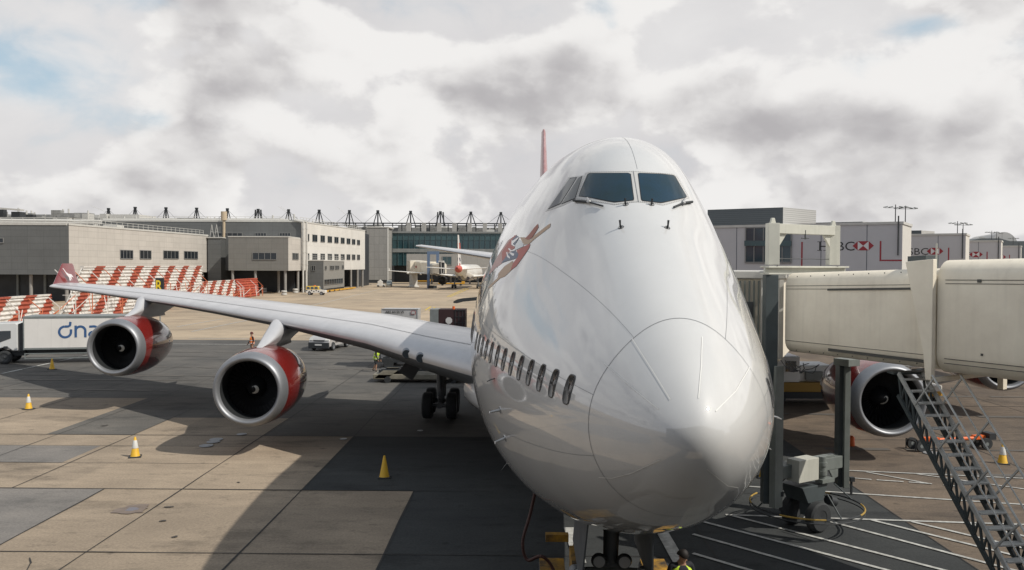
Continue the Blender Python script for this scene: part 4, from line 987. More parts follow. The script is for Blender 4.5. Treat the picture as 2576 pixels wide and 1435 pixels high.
mb = MB(); mb.beam((-50.0, 205, .35), (-49.0, 243, .35), .5, .35); mb.build('rail', yellow, g)
for i in range(7): mb = MB(); mb.bx(-49.8, -49.2, 207+5.5*i, 207.4+5.5*i, 0, .5); mb.build('post', dsteel, g)
# -- blast fences
FA, FB = Vector((-55.0, 70, 0)), Vector((-59.1, 186.8, 0))
def fence_pt(Y, dx=0, z=0): t = (Y-FA.y)/(FB.y-FA.y); return Vector((FA.x+(FB.x-FA.x)*t+dx, Y, z))
def stripe_mat(name, w, k, duty=.5, c1=(.36, .075, .04), c2=(.66, .63, .59)):
    m = mat(name, c2, .7); t = m.node_tree; b = t.nodes['Principled BSDF']; g = t.nodes.new('ShaderNodeNewGeometry'); s = t.nodes.new('ShaderNodeSeparateXYZ'); t.links.new(g.outputs['Position'], s.inputs[0])
    def mt(op, a, c):
        n = t.nodes.new('ShaderNodeMath'); n.operation = op
        for i, v in enumerate((a, c)):
            if isinstance(v, (int, float)): n.inputs[i].default_value = v
            else: t.links.new(v, n.inputs[i])
        return n.outputs[0]
    f = mt('FRACT', mt('DIVIDE', mt('SUBTRACT', s.outputs[1], mt('MULTIPLY', s.outputs[2], k)), w), 0); f = mt('LESS_THAN', f, duty)
    no = t.nodes.new('ShaderNodeTexNoise'); t.links.new(g.outputs['Position'], no.inputs['Vector']); no.inputs['Scale'].default_value = 2.5; no.inputs['Detail'].default_value = 8
    mr = t.nodes.new('ShaderNodeMapRange'); t.links.new(no.outputs[0], mr.inputs[0]); mr.inputs[1].default_value = .3; mr.inputs[2].default_value = .75; mr.inputs[3].default_value = 1.0; mr.inputs[4].default_value = .62
    n = t.nodes.new('ShaderNodeMix'); n.data_type = 'RGBA'; t.links.new(f, n.inputs[0]); n.inputs[6].default_value = (*c2, 1); n.inputs[7].default_value = (*c1, 1)
    vm = t.nodes.new('ShaderNodeVectorMath'); vm.operation = 'SCALE'; t.links.new(n.outputs[2], vm.inputs[0]); t.links.new(mr.outputs[0], vm.inputs['Scale']); t.links.new(vm.outputs[0], b.inputs['Base Color']); return m
fm1 = stripe_mat('fence_stripes_tall', 6.3, 1.5, .42); fm2 = stripe_mat('fence_stripes_low', 5.2, 1.5, .45); fm3 = mat('fence_red', (.40, .07, .035), .7, var=.2, vscale=2)
fw = mat('fence_white', (.66, .64, .60), .6, var=.2, vscale=2); fo = mat('fence_orange', (.55, .16, .07), .6, var=.2, vscale=2)
def blast_fence(name, label, Y0_, Y1_, H, mt_, lean, strut_step, slant=0, corr=10):
    c = fence_pt((Y0_+Y1_)/2); t = thing(name, label, 'blast fence', c, group='red and white striped blast fences')
    mb = MB(); n = corr*2; pts0 = []; pts1 = []
    for i in range(n+1):
        z = H*i/n; dx = -lean*(i/n)+(.22 if i % 2 else 0); k = i/n; pts0.append(fence_pt(Y0_+slant*k, dx, z)); pts1.append(fence_pt(Y1_+slant*.5*k, dx, z))
    vs = pts0+pts1; mb.add(vs, [(i, i+1, n+2+i, n+1+i) for i in range(n)]); m2 = [v+Vector((-.12, 0, 0)) for v in vs]; mb.add(m2, [(i, i+1, n+2+i, n+1+i) for i in range(n)])
    mb.add([pts0[i] for i in (0, n)]+[pts0[i]+Vector((-.12, 0, 0)) for i in (n, 0)], [(0, 1, 2, 3)]); mb.add([pts1[i] for i in (0, n)]+[pts1[i]+Vector((-.12, 0, 0)) for i in (n, 0)], [(0, 1, 2, 3)])
    mb.build('panel', mt_, t)
    mb = MB(); mb.beam(fence_pt(Y0_+slant, -lean-.05, H+.12), fence_pt(Y1_+slant*.5, -lean-.05, H+.12), .5, .22); mb.build('coping', mt_ if mt_ is not fm3 else fm3, t)
    k = int((Y1_-Y0_)/strut_step)
    for i in range(k+1):
        y = Y0_+.8+(Y1_-Y0_-1.6)*i/k; mb = MB(); a = fence_pt(y, 1.7*H/6.5, 0); b = fence_pt(y, .28, H*.86); c1 = fence_pt(y, .3, 0); m_ = i % 2
        mb.beam(a, a+Vector((0, 0, H*.62)), .09, .09, m_); mb.beam(a+Vector((0, 0, H*.6)), fence_pt(y, .1-lean*.9, H*.97), .08, .08, m_); mb.beam(a, fence_pt(y+2, .1, H*.6), .07, .07, m_); mb.beam(a+Vector((0, 0, H*.5)), fence_pt(y-2, .1, H*.15), .07, .07, 1-m_); mb.beam(a+Vector((0, 0, H*.5)), fence_pt(y, .15, H*.5), .07, .07, m_)
        mb.build('strut', [fw, fo], t)
    return t
blast_fence('blast_fence', 'tall red and white striped blast fence with lattice struts behind the outer wing', 99.5, 148, 6.6, fm1, 1.0, 4.2, 8, 14)
blast_fence('blast_fence', 'low red and white striped fence behind the white box truck', 72, 99, 3.25, fm2, .7, 4.2, 0, 7)
blast_fence('blast_fence', 'low striped fence right of the tall blast fence by the undercroft', 149, 170, 3.7, fm2, .7, 5, 0, 7)
blast_fence('blast_fence', 'plain red low fence panel at the right end of the striped fences', 170.3, 186, 3.8, fm3, .6, 5, 0, 7)
# broken shade side section at far left
for i, (px, py) in enumerate(((566, 751), (574, 751), (581, 750), (588, 750))):
    g = G(px, py); mb = MB(); mb.lathe([(0, .16), (1.05, .14), (1.15, .1), (1.17, 0)], (g.x+1.2, g.y, 0), (0, 0, 1), 12); mb.lathe([(0, .26), (.06, .24), (.07, .16)], (g.x+1.2, g.y, 0), (0, 0, 1), 12)
    o = mb.build('guard_post', orange, smooth=40); o['category'] = 'post'; o['group'] = 'orange guard posts by the low fence'; o['label'] = ['leftmost', 'second', 'third', 'rightmost'][i]+' orange guard post of the four below the low striped fence'
sg = thing('stand_sign', 'black sign with yellow letter R on a post behind the wing', 'sign', P(402, 790, 100)); sp_ = sg.location.copy(); sp_.z = 0; sg.location = sp_
c = P(402, 719, 100); mb = MB(); mb.box((c.x, 100, c.z), (1.05, .18, 1.85)); mb.build('panel', black, sg, bev=.05)
mb = MB(); mb.tube((c.x, 100.05, 0), (c.x, 100.05, c.z-.9), .08, n=8); mb.build('post', steel, sg)
mb = MB(); text_on(mb, 'R', 1.9, (c.x-.5, 99.88, c.z-.66), (1, 0, 0), (0, 0, 1), sx=.72, offset=.03); mb.build('letter', mat('sign_yellow', (.75, .55, .03), .5), sg)

# ================================================================== HSBC GATE BLOCKS, RIGHT
pan = mat('gate_panel', (.47, .462, .475), .55, var=.06, vscale=.5); panl = mat('gate_end', (.56, .54, .50), .6, var=.08); pand = mat('gate_joint', (.10, .11, .13), .6)
hred = mat('sign_red', (.28, .02, .03), .5); hblk = mat('sign_black', (.02, .02, .022), .5); hwh = mat('sign_white', (.6, .6, .6), .5); ribm = mat('ribbed_slate', (.075, .09, .10), .5, brick=('x', 400, .22, .03, .6)); riblt = mat('ribbed_sunlit', (.42, .42, .41), .5, brick=('y', 400, .22, .03, .6))
WD = Vector((.85, -.527, 0)).normalized(); WN = Vector((.527, .85, 0)).normalized()
def gate_block(XR, YR, ln, H, label, scale=1.0, sign=True, full=False):
    t = thing('gate_block', label, 'building', (XR, YR, 0), group='grey panelled gate blocks along the pier'); E = Vector((XR, YR, 0)); A = E-WD*ln
    q = [A, E, E+WN*6.5, A+WN*14]
    mb = MB(); mb.prism([p+Vector((0, 0, 3.6)) for p in q], (0, 0, H-3.6)); w = mb.build('wall', [pan, panl], t)
    for pl in w.data.polygons:
        if pl.normal.dot(WD) > .9: pl.material_index = 1
    mb = MB(); mb.prism([p+Vector((0, 0, H)) for p in (A-WN*.1, E-WN*.1+WD*.1, E+WN*6.6+WD*.1, A+WN*14)], (0, 0, .25)); mb.build('roof_edge', metal_w, t)
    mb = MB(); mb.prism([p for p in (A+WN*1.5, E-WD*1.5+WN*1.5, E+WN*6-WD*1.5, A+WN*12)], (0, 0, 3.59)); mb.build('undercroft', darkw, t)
    up = Vector((0, 0, 1)); org = lambda u, z, o=.012: A+WD*u+up*z-WN*o
    def flat(u0, u1, z0, z1, mm, o=.012, name='panel_joint'):
        mb = MB(); mb.prism([org(u0, z0, 0), org(u1, z0, 0), org(u1, z1, 0), org(u0, z1, 0)], -WN*o); return mb.build(name, mm, t)
    mbj = MB()
    for u in np.arange(ln-3.2, 2, -4.3): mbj.prism([org(u, 3.6, 0), org(u+.07, 3.6, 0), org(u+.07, H, 0), org(u, H, 0)], -WN*.01)
    mbj.build('joints', pand, t)
    # lettering, emblem and brackets; u measured back from the right end
    zc = H-2.05*scale; hh = .92*scale
    mb = MB(); text_on(mb, 'HSBC', 1.28*scale, org(ln-7.75*scale, zc-.46*scale), WD, up, sx=1.12, offset=.0)
    lw = .13
    for ux in (-7.69, -7.10):
        for zz_ in (-.46, .42): mb.prism([org(ln+(ux-.14)*scale, zc+zz_*scale, .012), org(ln+(ux+.33)*scale, zc+zz_*scale, .012), org(ln+(ux+.33)*scale, zc+(zz_+.05)*scale, .012), org(ln+(ux-.14)*scale, zc+(zz_+.05)*scale, .012)], -WN*.004)
    mb.build('lettering', hblk, t)
    u0 = ln-3.5*scale; mb = MB(); w2 = .52*scale; h2 = .45*scale; c = lambda a, b, o=.016: org(u0+a*scale, zc+b*scale, o)
    mb.poly([c(-.5, .45), c(.5, .45), c(0, 0)], 0); mb.poly([c(-.5, -.45), c(.5, -.45), c(0, 0)], 0); mb.poly([c(-.5, .45), c(-.5, -.45), c(0, 0)], 1); mb.poly([c(.5, .45), c(.5, -.45), c(0, 0)], 1)
    mb.poly([c(-.5, .45), c(-.5, -.45), c(-.98, 0)], 0); mb.poly([c(.5, .45), c(.5, -.45), c(.98, 0)], 0); mb.build('emblem', [hred, hwh], t)
    mb = MB(); mb.prism([org(ln-2.0*scale, zc+.45*scale), org(ln-1.85*scale, zc+.45*scale), org(ln-1.85*scale, zc-1.5*scale), org(ln-2.0*scale, zc-1.5*scale)], -WN*.004); mb.prism([org(ln-1.84*scale, zc-1.36*scale), org(ln, zc-1.36*scale), org(ln, zc-1.5*scale), org(ln-1.84*scale, zc-1.5*scale)], -WN*.004)
    mb.prism([org(ln-9.4*scale, zc+.45*scale), org(ln-9.25*scale, zc+.45*scale), org(ln-9.25*scale, zc-2.1*scale), org(ln-9.4*scale, zc-2.1*scale)], -WN*.004); mb.prism([org(ln-13.4*scale, zc-2.1*scale), org(ln-9.41*scale, zc-2.1*scale), org(ln-9.41*scale, zc-2.24*scale), org(ln-13.4*scale, zc-2.24*scale)], -WN*.004); mb.build('bracket_mark', hred, t)
    mb = MB(); lpost = E-WD*.35-WN*.12; mb.tube(lpost+up*(H-3), lpost+up*(H+.8), .07, n=8); mb.build('corner_post', dsteel, t)
    return t, A, E
t1, gA, gE = gate_block(36.5, 80, 31, 11.3, 'large grey panelled gate block with bank lettering behind the nearer walkway frame')
# long dark windows of the first block
for x0, x1, y0, y1, nb in ((1874, 1992, 571, 662, 4),):
    window(t1, (gA.x, gA.y), (gE.x, gE.y), x0, y0, x1, y1, nb, mat('slate_blue_glass', (.02, .045, .06), .12, spec=.6), .12)
mb = MB(); a = W(1874, 606, (gA.x, gA.y), (gE.x, gE.y)); b = W(1992, 606, (gA.x, gA.y), (gE.x, gE.y)); mb.prism([a-WN*.2, b-WN*.2, b-WN*.2+Vector((0, 0, -.55)), a-WN*.2+Vector((0, 0, -.55))], -WN*.04); mb.build('spandrel', tealb, t1)
gate_block(56.9, 107, 26, 11.3, 'second grey gate block along the pier, its lettering half hidden')
gate_block(76.9, 134, 26, 11.3, 'third and smaller looking grey gate block further along the pier')
gate_block(99.8, 167, 26, 11.3, 'farthest grey gate block at the right end of the pier')
for (px0, px1, px2, Y, zt, lab) in ((1777, 1970, 2047.7, 92, 0, 'big slate grey ribbed roof block above the first gate block, right of the nose'), (2285, 2318, 2343, 125, 1, 'small dark ribbed roof block behind the second gate block'), (2047, 2170, 2230, 97, 2, 'low dark roof strip on top of the lettered gate block')):
    t = thing('roof_block', lab, 'building', P(px1, 600, Y).xy.to_3d()); top = (522, 580, 558)[zt]
    E = P(px1, top, Y); z1 = E.z; E = Vector((E.x, E.y, 0)); k = (px0-1312)/F_PX; Lw = (E.x-k*E.y)/(WD.x-k*WD.y); A = E-WD*Lw; k2 = (px2-1312)/F_PX
    q2 = Vector((.74, .67, 0)).normalized(); m_ = (k2*E.y-E.x)/(q2.x-k2*q2.y)
    mb = MB(); mb.prism([p+Vector((0, 0, 9)) for p in (A, E, E+q2*m_, A+q2*m_)], (0, 0, z1-9)); w = mb.build('wall', [ribm, riblt], t)
    for pl in w.data.polygons:
        if pl.normal.x > .5 and pl.normal.y < .1 and abs(pl.normal.z) < .5: pl.material_index = 1  # sunward face gets a pale ribbed copy, sunlight put into the colour
    if zt == 0:
        mb = MB(); c = E+q2*2.5-Vector((0, .5, 0)); mb.bx(c.x-.1, c.x+.1, c.y-.1-1, c.y+.1-1, 9, 11.8); mb.box((c.x+1.6, c.y-.6, 11.0), (1.6, .8, .7)); rail(mb, [(c.x, c.y-1, 10.5), (c.x+3, c.y-.6, 10.5)], r=.04); mb.build('roof_vent', dsteel, t)
# apron floodlight masts
lt = thing('light_mast', '', 'light mast', (0, 0, 0)); k = 0
def make_mast():
    t = thing('light_mast', '', 'light mast', (0, 0, 0))
    mb = MB(); mb.tube((0, 0, 0), (0, 0, 15), .13, .05, 10); mb.build('pole', dsteel, t, smooth=40)
    mb = MB(); mb.beam((-1.25, 0, 14.6), (1.25, 0, 14.6), .05, .05); mb.build('crossarm', dsteel, t)
    for x in (-1.2, -.6, .6, 1.2): mb = MB(); mb.box((x, -.1, 14.7), (.42, .3, .10), rot=Matrix.Rotation(R(12 if x > 0 else -12), 3, 'Y')); mb.build('floodlight', steel, t)
    return t
bpy.data.objects.remove(lt)
proto = make_mast(); spots = ((2253, 515, 97, 'left'), (2278, 518, 102, ''), (2409, 557, 128, ''), (2423, 561, 133, ''), (2495, 581, 170, ''), (2507, 583, 178, ''), (2549, 597, 215, ''))
labs = ['slim floodlight mast above the first gate block, left of its pair', 'slim floodlight mast above the first gate block, right of its pair', 'floodlight mast above the second gate block, left of its pair', 'floodlight mast above the second gate block, right of its pair', 'smaller floodlight mast in front of the arched roof, left of its pair', 'smaller floodlight mast in front of the arched roof, right of its pair', 'tiny floodlight mast nearest the right edge of the picture']
for i, (px, py, Y, _) in enumerate(spots):
    a = P(px, py, Y); o = proto if i == 0 else dup(proto, (a.x, Y, 0), 0, labs[i]); o.location = (a.x, Y, 0); o.scale = (1.0, 1.0, a.z/15); o['label'] = labs[i]; o['group'] = 'floodlight masts behind the pier'
# arched hall
t = thing('arched_hall', 'far hall with white ribbed arched roof at the right edge', 'building', (230, 400, 0)); wr = mat('hall_roof', (.42, .42, .41), .5, brick=('x', 5, 300, .3, .8))
for (px0, px1, py0, Y) in ((2435, 2505, 596, 410), (2482, 2570, 584, 400)):
    a = P(px0, 620, Y); b = P(px1, 620, Y); z1 = P(px0, py0, Y).z; c = (a.x+b.x)/2; r_ = (b.x-a.x)/2; mb = MB()
    ringa = [(c+r_*math.cos(R(180-9*i)), Y, 8+(z1-8)*math.sin(R(9*i))**.8) for i in range(21)]; mb.loft([ringa, [(x+20, y+60, z) for x, y, z in ringa]]); mb.build('roof', wr, t, smooth=40)
mb = MB(); mb.prism([P(2390, 660, 390), P(2700, 660, 390), P(2700, 607, 390), P(2540, 607, 390), P(2515, 600, 390), P(2470, 600, 390), P(2440, 606, 390), P(2390, 606, 390)], (0, 8, 0)); mb.build('wall', ribm, t)
# terminal the picture is taken from: dark glass front behind the camera
t = thing('terminal_front', 'dark glazed terminal front behind the viewpoint', 'building', (0, -2, 0))
mb = MB(); mb.bx(-26, 60, -14, -2, 0, 4.2); mb.bx(-26, 60, -14, -2, 4.9, 9.4); mb.build('glazing', mat('terminal_glass', (.02, .025, .03), .25), t)
mb = MB(); mb.bx(-26, 60, -14, -1.6, 4.21, 4.89); mb.bx(-26, 60, -14, -1.6, 9.41, 10.29); mb.build('floor_band', mat('terminal_band', (.12, .12, .12), .6), t)
# ================================================================== BOARDING BRIDGE
cream = mat('bridge_cream', (.78, .725, .61), .5, var=.2, vscale=.9, col2=(.66, .60, .50), streak=.18, bump=.15, bscale=6)
creamd = mat('bridge_grime', (.07, .07, .065), .6, var=.3); bgrey = mat('bridge_grey_green', (.17, .19, .18), .5, var=.3, vscale=1.5, streak=.3); bdk = mat('bridge_dark', (.06, .075, .08), .5, var=.3)
palegr = mat('frame_pale_green', (.50, .50, .445), .5, var=.15, vscale=1.5, streak=.25)
JA = Vector((7.0, 22.1, 0)); JU = Vector((.532, -.847, 0)).normalized(); JV = Vector((.847, .532, 0)).normalized()
def J(t, w, z): return JA+JU*t+JV*w+Vector((0, 0, z))
br = thing('boarding_bridge', 'cream passenger boarding bridge reaching the airliner from the right', 'boarding bridge', (JA.x, JA.y, 0))
def rrect(w0, w1, z0, z1, r, n=6):
    p = []
    for cx_, cz_, a0 in ((w1-r, z1-r, 0), (w0+r, z1-r, 90), (w0+r, z0+r, 180), (w1-r, z0+r, 270)):
        for i in range(n+1): a = R(a0+90*i/n); p.append((cx_+r*math.cos(a), cz_+r*math.sin(a)))
    return p
def tunnel(mb, t0, t1, w0, w1, za, zb, r, k=8, m=0):
    rs = []
    for i in range(k+1):
        f = i/k; t = t0+(t1-t0)*f; z0 = za[0]+(zb[0]-za[0])*f; z1 = za[1]+(zb[1]-za[1])*f; rs.append([J(t, a, b) for a, b in rrect(w0, w1, z0, z1, r)])
    mb.loft(rs, m)
mb = MB(); tunnel(mb, 0.02, 4.2, 0, 2.35, (4.93, 7.04), (4.90, 7.19), .34); inn = mb.build('inner_tunnel', cream, br, smooth=40)
mb = MB(); tunnel(mb, 4.32, 16, -.16, 2.5, (4.87, 7.37), (4.80, 7.6), .44, 12); out_ = mb.build('outer_tunnel', cream, br, smooth=40)
# dark sealing strips and seams along the near side
mb = MB()
def side_strip(mb, t0, t1, z0a, z0b, h, w=-.012, m=0, th=.02):
    mb.prism([J(t0, w, z0a), J(t1, w, z0b), J(t1, w, z0b-h), J(t0, w, z0a-h)], -JV*th, m)
side_strip(mb, 1.35, 4.0, 6.66, 6.76, .05); side_strip(mb, 1.4, 4.15, 5.16, 5.12, .07)
side_strip(mb, .05, 4.1, 6.70, 6.83, .012, w=-.002, th=.006); side_strip(mb, .05, 4.1, 6.62, 6.73, .012, w=-.002, th=.006); side_strip(mb, .05, 4.1, 5.26, 5.24, .012, w=-.002, th=.006)
mb.build('seal_strip', creamd, inn)
mb = MB()
for z in (6.94, 6.86, 5.22, 5.12): side_strip(mb, 4.5, 15, z, z+(.15 if z > 6 else -.05), .014, w=-.162, th=.006)
mb.build('side_seam', creamd, out_)
mb = MB()
for k in range(9):
    t = .4+k*.42
    for z in (6.95, 5.02): p = J(t, -.001, z+(.02*k if z > 6 else 0)); mb.lathe([(0, .018), (.012, .012), (.014, .0)], p, -JV, 6)
mb.build('panel_bolts', creamd, inn)['kind'] = 'stuff'
mb = MB()
side_strip(mb, 5.2, 5.28, 6.96, 6.96, .07, w=-.161, th=.02); side_strip(mb, 5.3, 5.34, 5.4, 5.4, .05, w=-.161, th=.02); mb.build('side_fitting', creamd, out_)['kind'] = 'stuff'
# collar where the tunnels telescope
mb = MB(); c0 = [J(3.66, -.2, 7.33), J(4.32, -.2, 7.39), J(4.32, -.2, 4.72), J(4.18, -.2, 4.72), J(4.12, -.2, 5.3)]; mb.prism(c0, -JV*.14)
mb.prism([J(4.2, 2.72, 4.3), J(4.34, 2.72, 4.3), J(4.34, 2.72, 7.2), J(4.2, 2.72, 7.2)], -JV*.18)
mb.prism([J(4.19, -.19, 4.66), J(4.31, -.19, 4.66), J(4.31, 2.7, 4.66), J(4.19, 2.7, 4.66)], (0, 0, .1)); mb.build('collar', cream, br, bev=.012)
mb = MB(); mb.prism([J(3.3, .3, 7.14), J(3.75, .3, 7.16), J(3.75, .8, 7.16), J(3.3, .8, 7.14)], (0, 0, .32)); mb.build('roof_box', bdk, br)
mb = MB(); mb.tube(J(4.0, .3, 7.15), J(4.0, .3, 7.75), .02, n=8); mb.build('roof_aerial', palegr, br)
# lifting frame
mb = MB(); mb.beam(J(-.22, -.55, 7.2), J(-.22, 2.75, 7.2), .3, .05); mb.beam(J(-.22, -.55, 7.02), J(-.22, 2.75, 7.02), .3, .04); mb.beam(J(-.22, -.55, 7.11), J(-.22, 2.75, 7.11), .06, .2); mb.build('platform_beam', palegr, br, bev=.006)
mb = MB(); mb.beam(J(-.22, -.22, 8.22), J(-.22, 2.18, 8.22), .26, .26)
for w in (-.25, 2.22): mb.beam(J(-.22, w, 7.25), J(-.22, w, 8.36), .30, .30)
for w, s_ in ((-.05, 1), (2.02, -1)): mb.prism([J(-.22, w, 8.08), J(-.22, w+s_*.28, 8.08), J(-.22, w, 7.75)], JU*.06)
for w in (-.25, 2.22): mb.prism([J(-.25, w-.1, 8.36), J(-.25, w+.1, 8.36), J(-.25, w+.05, 8.5), J(-.25, w-.05, 8.5)], JU*.06)
mb.build('lifting_frame', palegr, br, bev=.01)
mb = MB(); mb.tube(J(-.1, .9, 8.2), J(-.1, .9, 7.95), .02, n=6); mb.tube(J(-.1, .75, 7.98), J(-.1, 1.05, 7.98), .015, n=6); mb.tube(J(-.22, .0, 7.42), J(-.22, 2.3, 7.42), .012, n=6); mb.build('hook', dsteel, br)
mb = MB(); mb.beam(J(-.2, -.33, .9), J(-.2, -.33, 6.99), .34, .30); l1 = mb.build('leg', bdk, br, bev=.015)
mb = MB(); mb.prism([J(-.02, -.2, .85), J(.18, -.2, .85), J(.18, -.2, 4.6), J(.10, -.2, 4.6), J(.02, -.2, 3.1), J(-.02, -.2, 2.6)], -JV*.3); mb.build('guide_rail', bgrey, l1, bev=.01)
mb = MB(); mb.beam(J(-.2, 2.62, .95), J(-.2, 2.62, 4.6), .2, .34); l2 = mb.build('leg', bdk, br, bev=.015)
mb = MB(); mb.beam(J(-.02, 2.62, .95), J(-.02, 2.62, 4.6), .16, .26); mb.box(J(0, 2.6, 4.52), (.5, .5, .2), math.atan2(JV.y, JV.x)); mb.build('guide_rail', bgrey, l2, bev=.01)
for w in (-.33, 2.62): mb = MB(); mb.beam(J(.12, w+.1, 1.2), J(.12, w+.1, .75), .05, .05); mb.box(J(.14, w+.1, 1.2), (.12, .12, .12)); mb.build('bump_switch', black, br)
# drive unit between the legs
mb = MB(); mb.beam(J(-.2, -.1, 1.7), J(-.2, 2.5, 1.7), .42, .34); mb.prism([J(-.05, 1.6, 1.95), J(-.05, 2.1, 1.95), J(-.05, 2.3, 1.75), J(-.05, 2.3, 1.3), J(-.05, 2.1, 1.25)], JU*.05); mb.build('cross_beam', bgrey, br, bev=.012)
mb = MB(); q = [J(.25, .35, 1.42), J(.25, 1.15, 1.42), J(.25, 1.15, 2.02), J(.25, .35, 2.02)]; mb.prism(q, -JU*.42); mb.build('control_box', palegr, br, bev=.01)
mb = MB(); mb.tube(J(.15, 1.42, 1.4), J(.15, 1.42, 2.0), .1, n=14); mb.tube(J(.15, 1.42, 1.5), J(.15, 1.42, 1.62), .13, n=14); mb.tube(J(.15, 1.42, 1.75), J(.15, 1.42, 1.85), .13, n=14); mb.prism([J(.05, 1.25, 1.3), J(.3, 1.25, 1.3), J(.3, 1.75, 1.3), J(.05, 1.75, 1.3)], (0, 0, .1)); mb.build('lift_motor', bgrey, br, smooth=40)
mb = MB(); mb.prism([J(.2, .55, 1.25), J(.2, 1.6, 1.25), J(.2, 1.4, .8), J(.2, .8, .8)], -JU*.75); mb.prism([J(.2, .9, .8), J(.2, 1.3, .8), J(.2, 1.25, .4), J(.2, .95, .4)], -JU*.4); mb.build('bogie', bdk, br, bev=.012)
mb = MB(); mb.tube(J(.1, 1.75, .75), J(.1, 2.0, .65), .14, n=14); mb.tube(J(.1, 2.0, .65), J(.1, 2.08, .62), .08, n=14); mb.tube(J(-.1, 1.7, .85), J(-.1, 1.7, 1.2), .04, n=8); mb.build('drive_motor', dsteel, br, smooth=40)
for t_ in (.28, -.55):
    c = J(t_, 1.1, .42); L0 = MB(); prof = [(-.14, .2), (-.14, .36), (-.09, .41), (.09, .41), (.14, .36), (.14, .2)]; L0.lathe(prof, c, JU, 32); L0.lathe([(-.1, .001), (-.12, .12), (-.13, .2)], c, JU, 20, 1); L0.lathe([(.1, .001), (.12, .12), (.13, .2)], c, JU, 20, 1); L0.build('wheel', [rubber, rubber], br, smooth=40)
mb = MB(); cc = J(-.15, 1.15, .66); n = 64
for i in range(n):
    a0, a1 = 2*math.pi*i/n, 2*math.pi*(i+1)/n; p = cc+Vector((1.5*math.cos(a0), 1.5*math.sin(a0), 0)); q = cc+Vector((1.5*math.cos(a1), 1.5*math.sin(a1), 0)); mb.tube(p, q, .024, n=8, m=(0 if (i % 16) > 7 else 1)); mb.tube(p-Vector((0, 0, .1)), q-Vector((0, 0, .1)), .018, n=6, m=1)
mb.build('safety_hoop', [mat('dull_yellow', (.42, .27, .05), .6, var=.4, vscale=5), black], br, smooth=40)
for a in (0.3, 1.9, 3.4, 5.0): mb = MB(); p = cc+Vector((1.5*math.cos(a), 1.5*math.sin(a), 0)); mb.tube(p, cc+Vector((.9*math.cos(a), .9*math.sin(a), .5)), .02, n=6); mb.build('hoop_bracket', bdk, br)
for k in range(4):
    rn = random.Random(k); mb = MB(); p0 = J(-.2+.15*k, .1, 4.7); pts = [p0+JU*(.1*i*rn.uniform(.6, 1.2))+Vector((0, 0, -.28*math.sin(math.pi*i/8)*rn.uniform(.7, 1.2))) for i in range(9)]; mb.path(pts, .011, 5); mb.build('hanging_cable', black, br)
# head of the bridge against the fuselage
cab = MB(); cab.prism([(5.15, 24.4, 4.5), (7.35, 23.6, 4.5), (8.6, 26.6, 4.5), (6.0, 28.0, 4.5)], (0, 0, 2.35)); hd = cab.build('cab', cream, br, bev=.03)
mb = MB(); mb.prism([(5.0, 24.2, 6.86), (7.45, 23.4, 6.86), (8.8, 26.8, 6.86), (5.9, 28.2, 6.86)], (0, 0, .22)); mb.build('cab_roof', metal_w, br, bev=.03)
mb = MB()
for i in range(13): 
    f = i/12; p = Vector((5.3+(6.75-5.3)*f, 24.25-.53*f, 0)); mb.bx(p.x-.02, p.x+.02, p.y-.09, p.y-.03, 4.6, 6.8)
mb.build('ribbed_curtain', bgrey, hd)
mb = MB(); mb.prism([(6.02, 23.96, 5.75), (6.62, 23.74, 5.75), (6.62, 23.74, 6.2), (6.02, 23.96, 6.2)], (-.03, -.09, 0))
mb.build('cab_vent', black, hd)
mb = MB(); mb.beam((6.85, 23.62, 4.6), (6.85, 23.62, 6.84), .1, .1); mb.beam((7.3, 23.4, 4.6), (7.3, 23.4, 6.84), .12, .12); mb.build('cab_post', metal_w, hd)
mb = MB(); mb.path([(5.6, 24.6, 7.08), (5.6, 24.6, 7.25), (6.0, 24.5, 7.25), (6.0, 24.5, 7.08)], .02, 6); mb.build('roof_handle', metal_w, br)
# service stair hanging from the bridge
st = thing('service_stair', 'steep open metal stair running down from the boarding bridge', 'stair', (8.9, 19.5, 0))
alu = mat('galvanised_steel', (.50, .51, .50), .45, metal=.1, var=.3, vscale=4)
sdv = Vector((.15, -.989, 0)).normalized(); sw = Vector((.989, .15, 0)).normalized(); slope = .93
S0 = Vector((8.86, 19.5, 4.72)); TL = 5.05
def SP(t, w, up=0): return S0+sdv*t+sw*w+Vector((0, 0, -slope*t+up))
nrm = (sdv*slope+Vector((0, 0, 1))).normalized()
for w, nm in ((0, 0), (.62, 1)):
    mb = MB(); mb.beam(SP(0, w), SP(TL, w), .045, .10, up=nrm); so = mb.build('stringer', alu if nm == 0 else alu, st)
    mb = MB(); mb.beam(SP(0, w, -.52), SP(TL-.5, w, -.52), .06, .09, m=0)
    for i in range(20): a = TL*i/20; mb.beam(SP(a, w), SP(a+.13, w, -.5), .035, .05); mb.beam(SP(a+.13, w, -.5), SP(a+.25, w), .03, .04)
    mb.build('truss', bdk, so)
for i in range(19):
    t = .15+i*.255; mb = MB(); c = SP(t, .31); mb.prism([SP(t, .03, .0)-sdv*.11, SP(t, .59, .0)-sdv*.11, SP(t, .59, 0)+sdv*.11, SP(t, .03, 0)+sdv*.11], (0, 0, .03)); mb.build('tread', alu, st)
for w in (-.03, .65):
    mb = MB(); mb.tube(SP(.62, w)+nrm*.95, SP(TL, w)+nrm*.95, .022, n=8); mb.tube(SP(.62, w)+nrm*.5, SP(TL, w)+nrm*.5, .016, n=8)
    for i in range(6): t = .68+i*.86; mb.beam(SP(t, w), SP(t, w)+nrm*.95, .035, .035)
    mb.build('handrail', alu, st)
mb = MB(); mb.prism([S0+Vector((-.1, .05, -.04)), S0+sw*.8+Vector((0, .05, -.04)), S0+sw*.8+Vector((0, .4, -.04)), S0+Vector((-.1, .4, -.04))], (0, 0, .05)); mb.build('landing', bdk, st)
